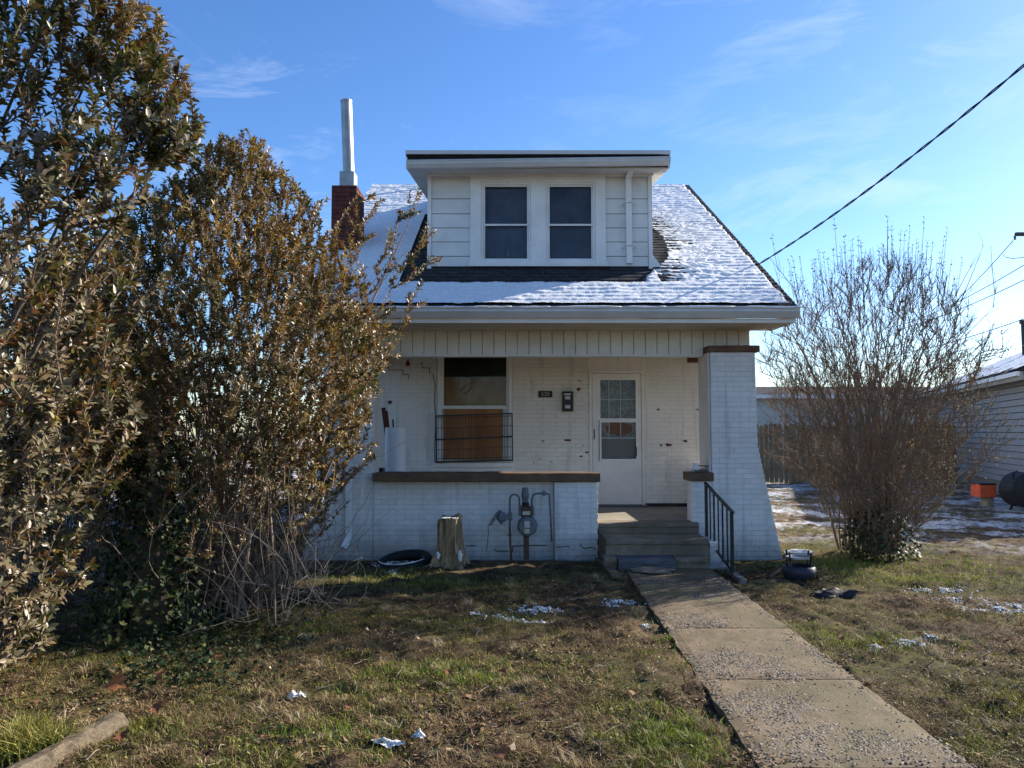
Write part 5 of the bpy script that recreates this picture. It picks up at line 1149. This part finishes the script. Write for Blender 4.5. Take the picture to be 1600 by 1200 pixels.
v, f, c = ivy_leaves(P, np.array([0, -.25, 1.])[None]*np.ones((len(P), 1)), .038, 5); np_mesh('ground_ivy', v, f, M['ivy'], attr=c, kind='stuff')

# bare shrub right
rb = (4.85, 10.35)
rs_ = plantobj('bare_shrub', rb+(0,), 'tall twiggy shrub nearly bare of leaves on the right of the house', 'shrub')
profR = [(.35, .55), (.8, .95), (1.4, 1.25), (2.0, 1.40), (2.6, 1.46), (3.1, 1.46), (3.5, 1.15, .05), (3.8, .75, .1), (4.05, .25, .15)]
tips = prof_sample(5200, rb, profR, 45, .12, .6, .5)
w_ = np.random.default_rng(4).uniform(0, 1, len(tips)); tips = tips[(tips[:, 2] < 2.6) | (w_ < .62)]
ex = np.array([at(x, y, 10.2) for x, y in ((1575, 660), (1562, 690), (1550, 640), (1565, 720), (1530, 560), (1555, 455), (1530, 395), (1215, 420), (1245, 600), (1205, 520), (1215, 590))])
lim = np.concatenate([prof_sample(64, rb, [(2.2, 1.1), (3.3, 1.15), (3.9, .45)], 46, .1, .6), ex[:4]])
lr_ = rng.uniform(.008, .02, len(lim)); lr_[:4] = .04
LP, LR, BP = grow((rb[0], rb[1], .05), lim, np.concatenate([tips, ex, ex+rng.normal(0, .08, ex.shape), ex+rng.normal(0, .12, ex.shape)]), lr_, 44, lat=.16, up=.15)
v, f = tubes(LP, LR, 5); np_mesh('stems', v, f, M['bark_red'], rs_, smooth=True)
v, f = tubes(BP, np.linspace(.0065, .0020, BP.shape[1])[None]*np.ones((len(BP), 1)), 3); np_mesh('twigs', v, f, M['bark_red'], rs_, kind='stuff')
def twiglets(BP, per, ln, seed):
    g = np.random.default_rng(seed); B, S = BP.shape[:2]; out = []
    for q in range(per):
        tj = g.uniform(.25, .98, B)*(S-1); i0 = tj.astype(int); f = (tj-i0)[:, None]; a = BP[np.arange(B), i0]; b = BP[np.arange(B), np.minimum(i0+1, S-1)]; p = a*(1-f)+b*f; T = norm(b-a+1e-6)
        D = norm(T+norm(g.normal(0, 1, p.shape))*.65+np.array([0, 0, .25])); L_ = (ln*g.uniform(.4, 1.3, B))[:, None]; D2 = norm(D+g.normal(0, .15, p.shape)+np.array([0, 0, .12])); out.append(np.stack([p, p+D*L_*.5, p+D*L_*.5+D2*L_*.5], 1))
    return np.concatenate(out)
g = np.random.default_rng(31); top = BP[:, -1]; up_ = top[(top[:, 2] > 3.1) & (g.uniform(0, 1, len(top)) < .16)]
uu = np.linspace(0, 1, 6)[None, :, None]; SP = up_[:, None]+uu*(norm(norm(up_-np.array([rb[0], rb[1], 2.0]))*.35+np.array([0, 0, 1.]))*g.uniform(.2, .65, len(up_))[:, None])[:, None]
v, f = tubes(SP, np.linspace(.0045, .0018, 6)[None]*np.ones((len(SP), 1)), 3); np_mesh('top_shoots', v, f, M['bark'], rs_, kind='stuff')
P, T, D, Wd, sz, wd, cl = shoot_leaves(SP, 3, .045, .4, lambda P, br, g: g.uniform(0, .35, len(P)), 28, .75); v, f, c = leaves(P, T, D, Wd, sz, wd, cl); np_mesh('shoot_leaves', v, f, M['leaf_pale'], rs_, attr=c, kind='stuff')
TW = twiglets(BP, 4, .20, 5); TW = TW[((TW[:, 0, 2] < 2.9) & (np.random.default_rng(19).uniform(0, 1, len(TW)) < .72)) | (np.random.default_rng(9).uniform(0, 1, len(TW)) < .6)]; v, f = tubes(TW, np.array([.0026, .0020, .0013])[None]*np.ones((len(TW), 1)), 3); np_mesh('fine_twigs', v, f, M['bark_red'], rs_, kind='stuff')
def cr_(P, br, g): return np.clip(g.uniform(0, 1, len(P))*.9+.15*(P[:, 0] > 5), 0, 1)
P, T, D, Wd, sz, wd, cl = shoot_leaves(TW, 2, .030, .5, cr_, 27, .3)
pr = np.where(P[:, 2] > 2.7, .12, .24)+.45*(P[:, 0] > 5.2)*(P[:, 2] < 2.7); kk = np.random.default_rng(6).uniform(0, 1, len(P)) < pr
v, f, c = leaves(P[kk], T[kk], D[kk], Wd[kk], sz[kk], wd[kk], cl[kk]); np_mesh('foliage', v, f, M['leaf_pale'], rs_, attr=c, kind='stuff')
pts = prof_sample(1300, (rb[0], rb[1]-.05), [(.0, .42), (.25, .50), (.5, .40), (.62, .2)], 53, .7, .5, .3); ow = pts-np.array([rb[0], rb[1], 0]); ow[:, 2] = .3
v, f, c = ivy_leaves(pts, norm(ow), .05, 8); np_mesh('foot_ivy', v, f, M['ivy'], rs_, attr=c, kind='stuff')
# distant bare trees
for k, (px_, Y, h, lb) in enumerate(((1575, 52, 6.3, 'bare tree beyond the grey house, at the right edge'), (1545, 55, 5.8, 'smaller bare tree behind the grey house roof'), (1420, 60, 5.6, 'bare tree behind the shed, seen through the twiggy shrub'), (1330, 62, 5.2, 'bare tree above the middle of the shed roof'), (1240, 58, 5.6, 'bare tree above the left end of the shed roof'))):
    b = at(px_, 600, Y); tp = prof_sample(520, (b[0], Y), [(h*.3, h*.15), (h*.6, h*.42), (h*.85, h*.36), (h*1.1, h*.08)], 90+k, .1, .7, .2); lm = prof_sample(9, (b[0], Y), [(h*.5, h*.3), (h, h*.2)], 95+k, .2, .7)
    t_ = plantobj('bare_tree', (b[0], Y, 0), lb, 'tree', 'bare winter trees beyond the shed'); LP, LR, BP = grow((b[0], Y, 0), lm, tp, rng.uniform(.05, .12, 9), 100+k, lat=.05)
    v, f = tubes(LP, LR, 5); np_mesh('trunk', v, f, M['bark'], t_, smooth=True); v, f = tubes(BP, np.linspace(.028, .012, BP.shape[1])[None]*np.ones((len(BP), 1)), 3); np_mesh('crown', v, f, M['bark'], t_)

# ------------------------------------------------------------------ ground cover
def green_w(X, Y):
    w = 2.4*np.clip(fbm(X*1.6+3, Y*1.6, 4, 71)-.52, 0, 1)+2.2*np.clip(fbm(X*4.3+3, Y*4.3, 3, 73)-.58, 0, 1)
    for px_, py_, rx, ry, a in ((560, 905, 1.0, .6, 2.0), (680, 912, .7, .4, 1.4), (1300, 868, 1.2, 1.1, 2.4), (1480, 890, 1.6, .7, 1.0), (1400, 905, 1.0, .5, .7), (1050, 1150, .16, .5, .8), (960, 1120, .2, .4, .4), (30, 1180, .16, .16, 2.5), (1400, 1005, .45, .25, .9), (1540, 960, .7, .3, .9), (650, 1060, .6, .4, .35), (800, 1045, .7, .4, .4), (470, 985, .4, .5, .7), (1270, 985, .2, .3, .6), (1580, 1110, .4, .5, .6), (1560, 1180, .2, .2, .5), (760, 970, .8, .3, .35), (500, 900, .5, .4, .8), (250, 1150, .2, .2, .4)):
        cx_, cy_ = gnd(px_, py_); w = w+a*np.exp(-((X-cx_)/rx)**2-((Y-cy_)/ry)**2)*(.4+1.2*fbm(X*4, Y*4, 3, 75))
    return w
def screen_pts(n, g, y0=846, y1=1215, x0=-60, x1=1660, pw=1.0):
    px_ = g.uniform(x0, x1, n); py_ = y0+(y1-y0)*g.uniform(0, 1, n)**pw; x = (px_-800)/F; y = (600-py_)/F; dy = cP-y*sP; dz = y*cP+sP; k = (0-EYE)/dz
    return x*k, dy*k
def allowed(X, Y, m=.0):
    a, b = walk_lr(Y); ok = ~((X > a-m) & (X < b+m) & (Y < 9.35)); ok &= ~((X > -2.9) & (X < 3.65) & (Y > 10.05)); ok &= ~((X > 1.1) & (X < 2.6) & (Y > 9.15)); ok &= ~(((X+.9)**2*1.0+(Y-9.2)**2) < 0)
    return ok
def blades(X, Y, h, w, lean, col, g, lie=0.0):
    n = len(X); z = ground_h(X, Y); a = g.uniform(0, math.tau, n); b = g.uniform(0, math.tau, n); P = np.stack([X, Y, z-.003], 1); side = np.stack([np.cos(a), np.sin(a), 0*a], 1)*(w[:, None]/2); d = np.stack([np.cos(b), np.sin(b), 0*b], 1)
    mid = P+d*(h*lean*.35)[:, None]+np.array([0, 0, 1])*(h*(.62-.35*lie))[:, None]; tip = P+d*(h*lean)[:, None]+np.array([0, 0, 1])*(h*(1-.85*lie))[:, None]
    V = np.stack([P-side, P+side, mid+side*.8, mid-side*.8, tip], 1).reshape(-1, 3); F_ = np.array([(0,1,2),(0,2,3),(3,2,4)]); return V, (F_[None]+(np.arange(n)*5)[:, None, None]).reshape(-1, 3), np.repeat(col, 5)
g = np.random.default_rng(77)
X, Y = screen_pts(210000, g, pw=.85); w = green_w(X, Y); k = (g.uniform(0, 1, len(X)) < w*.7) & allowed(X, Y); X, Y, w = X[k], Y[k], w[k]
tall = ((X-gnd(20, 1190)[0])**2+(Y-gnd(20, 1190)[1])**2 < .07); hh_ = g.uniform(.012, .038, len(X))*(1+3.2*tall)+.014*np.clip(w, 0, 1)
v, f, c = blades(X, Y, hh_, g.uniform(.003, .006, len(X))*(1+.5*tall), g.uniform(.2, 1.1, len(X)), np.clip(g.uniform(0, .9, len(X))*(.55+.6*fbm(X*2, Y*2, 3, 79))+.30*np.clip(w-.7, 0, 1), 0, 1), g); np_mesh('green_grass', v, f, M['grass'], attr=c, kind='stuff')
M['lush'] = attr_mat('fresh_green_blade', [(0, (.05, .10, .012)), (.5, (.15, .24, .025)), (1, (.34, .40, .05))], .6, .25, .3)
X, Y = screen_pts(260000, g, pw=.9); w = 0*X
for px_, py_, rx, ry, a in ((560, 906, .8, .35, 1.0), (660, 912, .6, .25, .8), (1290, 866, 1.3, .9, 1.2), (1400, 880, 1.3, .8, .9), (1440, 905, 1.2, .35, .6), (1060, 1160, .16, .5, .6), (640, 1060, .5, .3, .30), (820, 1050, .5, .3, .30), (1400, 1000, .4, .15, .6), (1270, 985, .12, .3, .5), (500, 1150, .5, .25, .25), (470, 985, .35, .4, .4), (1040, 1000, .12, .6, .4)):
    cx_, cy_ = gnd(px_, py_); w = w+a*np.exp(-((X-cx_)/rx)**2-((Y-cy_)/ry)**2)
w = w*np.clip((fbm(X*3.7, Y*3.7, 4, 91)-.36)*5, 0, 1.4); k = (g.uniform(0, 1, len(X)) < w*.8) & allowed(X, Y); X, Y = X[k], Y[k]
v, f, c = blades(X, Y, g.uniform(.02, .06, len(X)), g.uniform(.003, .0065, len(X)), g.uniform(.3, 1.1, len(X)), g.uniform(0, 1, len(X)), g); np_mesh('fresh_grass', v, f, M['lush'], attr=c, kind='stuff')
X, Y = screen_pts(170000, g, pw=.85); dn = fbm(X*1.5+7, Y*1.5, 4, 81); k = (g.uniform(0, 1, len(X)) < np.clip((dn-.48)*7, .03, 1)*(1-.85*np.clip(green_w(X, Y)*1.3, 0, 1))) & (allowed(X, Y) | (allowed(X, Y, -.07) & (g.uniform(0, 1, len(X)) < .6))); X, Y = X[k], Y[k]
v, f, c = blades(X, Y, g.uniform(.02, .075, len(X)), g.uniform(.0022, .0045, len(X)), g.uniform(.6, 1.6, len(X)), np.clip(g.beta(2, 2, len(X))*.75+.5*(fbm(X*3, Y*3, 3, 83)-.4), 0, 1), g, .62); np_mesh('dead_grass', v, f, M['straw'], attr=c, kind='stuff')
tx, ty_ = screen_pts(520, g, 900, 1215); k = allowed(tx, ty_, .05); tx, ty_ = tx[k], ty_[k]; nb_ = 60
X = np.repeat(tx, nb_)+g.normal(0, .028, len(tx)*nb_); Y = np.repeat(ty_, nb_)+g.normal(0, .028, len(tx)*nb_); k = allowed(X, Y); X, Y = X[k], Y[k]; hb = np.repeat(g.uniform(.03, .085, len(tx)), nb_)[k]; cb = np.repeat(g.uniform(.25, .95, len(tx)), nb_)[k]
v, f, c = blades(X, Y, hb*g.uniform(.5, 1.2, len(X)), g.uniform(.002, .0042, len(X)), g.uniform(.4, 1.4, len(X)), np.clip(cb+g.normal(0, .15, len(X)), 0, 1), g, .3); np_mesh('dead_tufts', v, f, M['straw'], attr=c, kind='stuff')
# litter flakes
X, Y = screen_pts(105000, g, pw=.85); dn = fbm(X*2.1+1, Y*2.1, 4, 85); k = (g.uniform(0, 1, len(X)) < np.clip((dn-.43)*5, .08, 1)*(1-.8*np.clip(green_w(X, Y)*1.3, 0, 1))) & (allowed(X, Y, -.03) | (allowed(X, Y, -.16) & (g.uniform(0, 1, len(X)) < .25)) | ((g.uniform(0, 1, len(X)) < .02) & (Y < 9))); X, Y = X[k], Y[k]; n = len(X)
wa_, wb_ = walk_lr(Y); onw = (X > wa_) & (X < wb_) & (Y < yA); P = np.stack([X, Y, np.where(onw, .032, ground_h(X, Y))+g.uniform(.0, .015, n)*np.where(onw, .3, 1)], 1); a = g.uniform(0, math.tau, n); D = norm(np.stack([np.cos(a), np.sin(a), g.normal(.1, .3, n)], 1)); Wd = norm(np.cross(D, np.array([0, 0, 1.])[None]+g.normal(0, .35, (n, 3))))
v, f, c = leaves(P, None, D, Wd, np.minimum(g.lognormal(-4.15, .42, n), .055), g.uniform(.4, .9, n), g.beta(1.3, 1.7, n)); np_mesh('leaf_litter', v, f, M['litter'], attr=c, kind='stuff')
# broad weeds
X, Y = screen_pts(30000, g, pw=.8); w = green_w(X, Y); k = (g.uniform(0, 1, len(X)) < w*.55) & allowed(X, Y); X, Y = X[k], Y[k]; n = len(X)
P = np.stack([X, Y, ground_h(X, Y)+g.uniform(.003, .03, n)], 1); a = g.uniform(0, math.tau, n); D = norm(np.stack([np.cos(a), np.sin(a), g.uniform(.1, .8, n)], 1)); Wd = norm(np.cross(D, np.array([0, 0, 1.])[None]+g.normal(0, .3, (n, 3))))
v, f, c = leaves(P, None, D, Wd, g.uniform(.010, .024, n), g.uniform(.5, .8, n), g.uniform(.1, .95, n)); np_mesh('clover_weeds', v, f, M['grass'], attr=c, kind='stuff')
# fallen sticks
st = []
for k in range(260):
    px_ = g.uniform(0, 1600); py_ = 860+340*g.uniform()**.8; a = np.array(gnd(px_, py_)); t = g.uniform(0, math.tau); ln = g.uniform(.05, .22); b = a+ln*np.array([math.cos(t), math.sin(t)]); c = (a+b)/2+g.normal(0, ln*.15, 2)
    if not allowed(a[:1], a[1:2])[0] or not allowed(b[:1], b[1:2])[0]: continue
    u = np.linspace(0, 1, 5)[:, None]; p = (1-u)**2*a+2*u*(1-u)*c+u*u*b; z = ground_h(p[:, 0], p[:, 1])+.012+g.uniform(0, .02)*u[:, 0]; st.append(np.column_stack([p, z]))
st = np.array(st); v, f = tubes(st, np.full((len(st), 5), .0028), 4); np_mesh('fallen_sticks', v, f, simple('pale_stick', (.30, .25, .20), (.15, .12, .09), .8, 30, 0), kind='stuff')
# snow patches on the yard
sp_ = []
for (px_, py_, rx, ry, h) in ((840, 955, .16, .10, .02), (785, 965, .14, .07, .018), (830, 970, .12, .05, .018), (745, 960, .07, .04, .015), (968, 940, .12, .10, .02), (960, 948, .06, .05, .02), (1008, 978, .05, .04, .02), (1420, 1003, .16, .08, .012), (1375, 1010, .10, .05, .012), (1470, 998, .10, .05, .012), (1560, 950, .30, .10, .015), (1500, 935, .18, .08, .012), (1600, 945, .3, .1, .015), (1470, 918, .25, .09, .012), (640, 882, .22, .09, .03), (600, 884, .12, .06, .03), (615, 893, .09, .05, .02), (690, 888, .14, .04, .02), (50, 870, .8, .6, .02), (100, 900, .6, .4, .02)):
    c = gnd(px_, py_); sp_.append((c[0], c[1], rx, ry, h))
g = np.random.default_rng(55); cx_, cy_, cr2_ = [], [], []
for (x, y, rx, ry, h) in sp_:
    k = int(700*rx*ry/.02)+50; k = min(k, 800); t = g.normal(0, .62, (k, 2)); cx_ += list(x+t[:, 0]*rx); cy_ += list(y+t[:, 1]*ry); cr2_ += list(g.lognormal(-5.35, .5, k))
cx_, cy_, cr2_ = np.array(cx_), np.array(cy_), np.clip(np.array(cr2_), .003, .028); n = len(cx_); ang = np.arange(6)*math.tau/6
keep_ = fbm(cx_*11, cy_*11, 3, 57) > .42; cx_, cy_, cr2_ = cx_[keep_], cy_[keep_], cr2_[keep_]; n = len(cx_)
rr_ = cr2_[:, None]*g.uniform(.6, 1.25, (n, 6)); z0_ = ground_h(cx_, cy_)+g.uniform(-.004, .012, n)
V = np.zeros((n, 13, 3)); V[:, :6, 0] = cx_[:, None]+rr_*np.cos(ang); V[:, :6, 1] = cy_[:, None]+rr_*np.sin(ang); V[:, :6, 2] = z0_[:, None]-.004
V[:, 6:12, 0] = cx_[:, None]+rr_*.75*np.cos(ang); V[:, 6:12, 1] = cy_[:, None]+rr_*.75*np.sin(ang); V[:, 6:12, 2] = (z0_+cr2_*.18)[:, None]; V[:, 12] = np.stack([cx_, cy_, z0_+cr2_*.28], 1)
Fs_ = [(j, (j+1) % 6, (j+1) % 6+6) for j in range(6)]+[(j, (j+1) % 6+6, j+6) for j in range(6)]+[(j+6, (j+1) % 6+6, 12) for j in range(6)]
np_mesh('snow_patches', V.reshape(-1, 3), (np.array(Fs_)[None]+(np.arange(n)*13)[:, None, None]).reshape(-1, 3), M['snow'], kind='stuff')

# large fallen leaves
lf = [(182, 1083, .085, 'large orange brown leaf standing in the ivy beside the timber'), (245, 1118, .055, 'curled brown leaf just right of the timber end'), (335, 1035, .06, 'dark red leaf at the edge of the ivy'), (250, 1070, .06, 'rust leaf in the ivy right of the largest orange leaf'), (702, 1068, .04, 'dark russet leaf on the middle of the lawn'), (785, 1055, .035, 'orange leaf right of the russet leaf on the lawn'), (785, 1190, .045, 'dark curled leaf at the bottom edge of the lawn'), (545, 1116, .035, 'pale orange leaf below the lawn centre'), (190, 1170, .05, 'brown leaf lying in front of the timber'), (1315, 1000, .035, 'red brown leaf on the snowy tuft right of the walk')]
for k, (px_, py_, s, lb) in enumerate(lf):
    c = gnd(px_, py_); n = 14; vs = [(0, 0, .006)]; rd = random.Random(k)
    for j in range(n):
        t = j*math.tau/n; r_ = (1.0 if j % 2 == 0 else .62)*rd.uniform(.85, 1.1); vs.append((r_*math.cos(t), r_*math.sin(t)*.8, .25*r_*r_*math.cos(2*t+k)+.1))
    tilt = Matrix.Rotation(rd.uniform(.3, .9), 3, 'X') @ Matrix.Rotation(rd.uniform(0, 6), 3, 'Z'); V = np.array([tuple((tilt @ Vector(v))*s) for v in vs]); V[:, 2] += -V[:, 2].min()*.8; V += np.array([c[0], c[1], float(ground_h(c[0], c[1]))+.03])
    np_mesh('fallen_leaf', V, np.array([(0, j+1, (j+1) % n+1) for j in range(n)]), M['bigleaf'], attr=np.full(n+1, rd.random()), label=lb, cat='leaf', group='large fallen leaves on the yard')
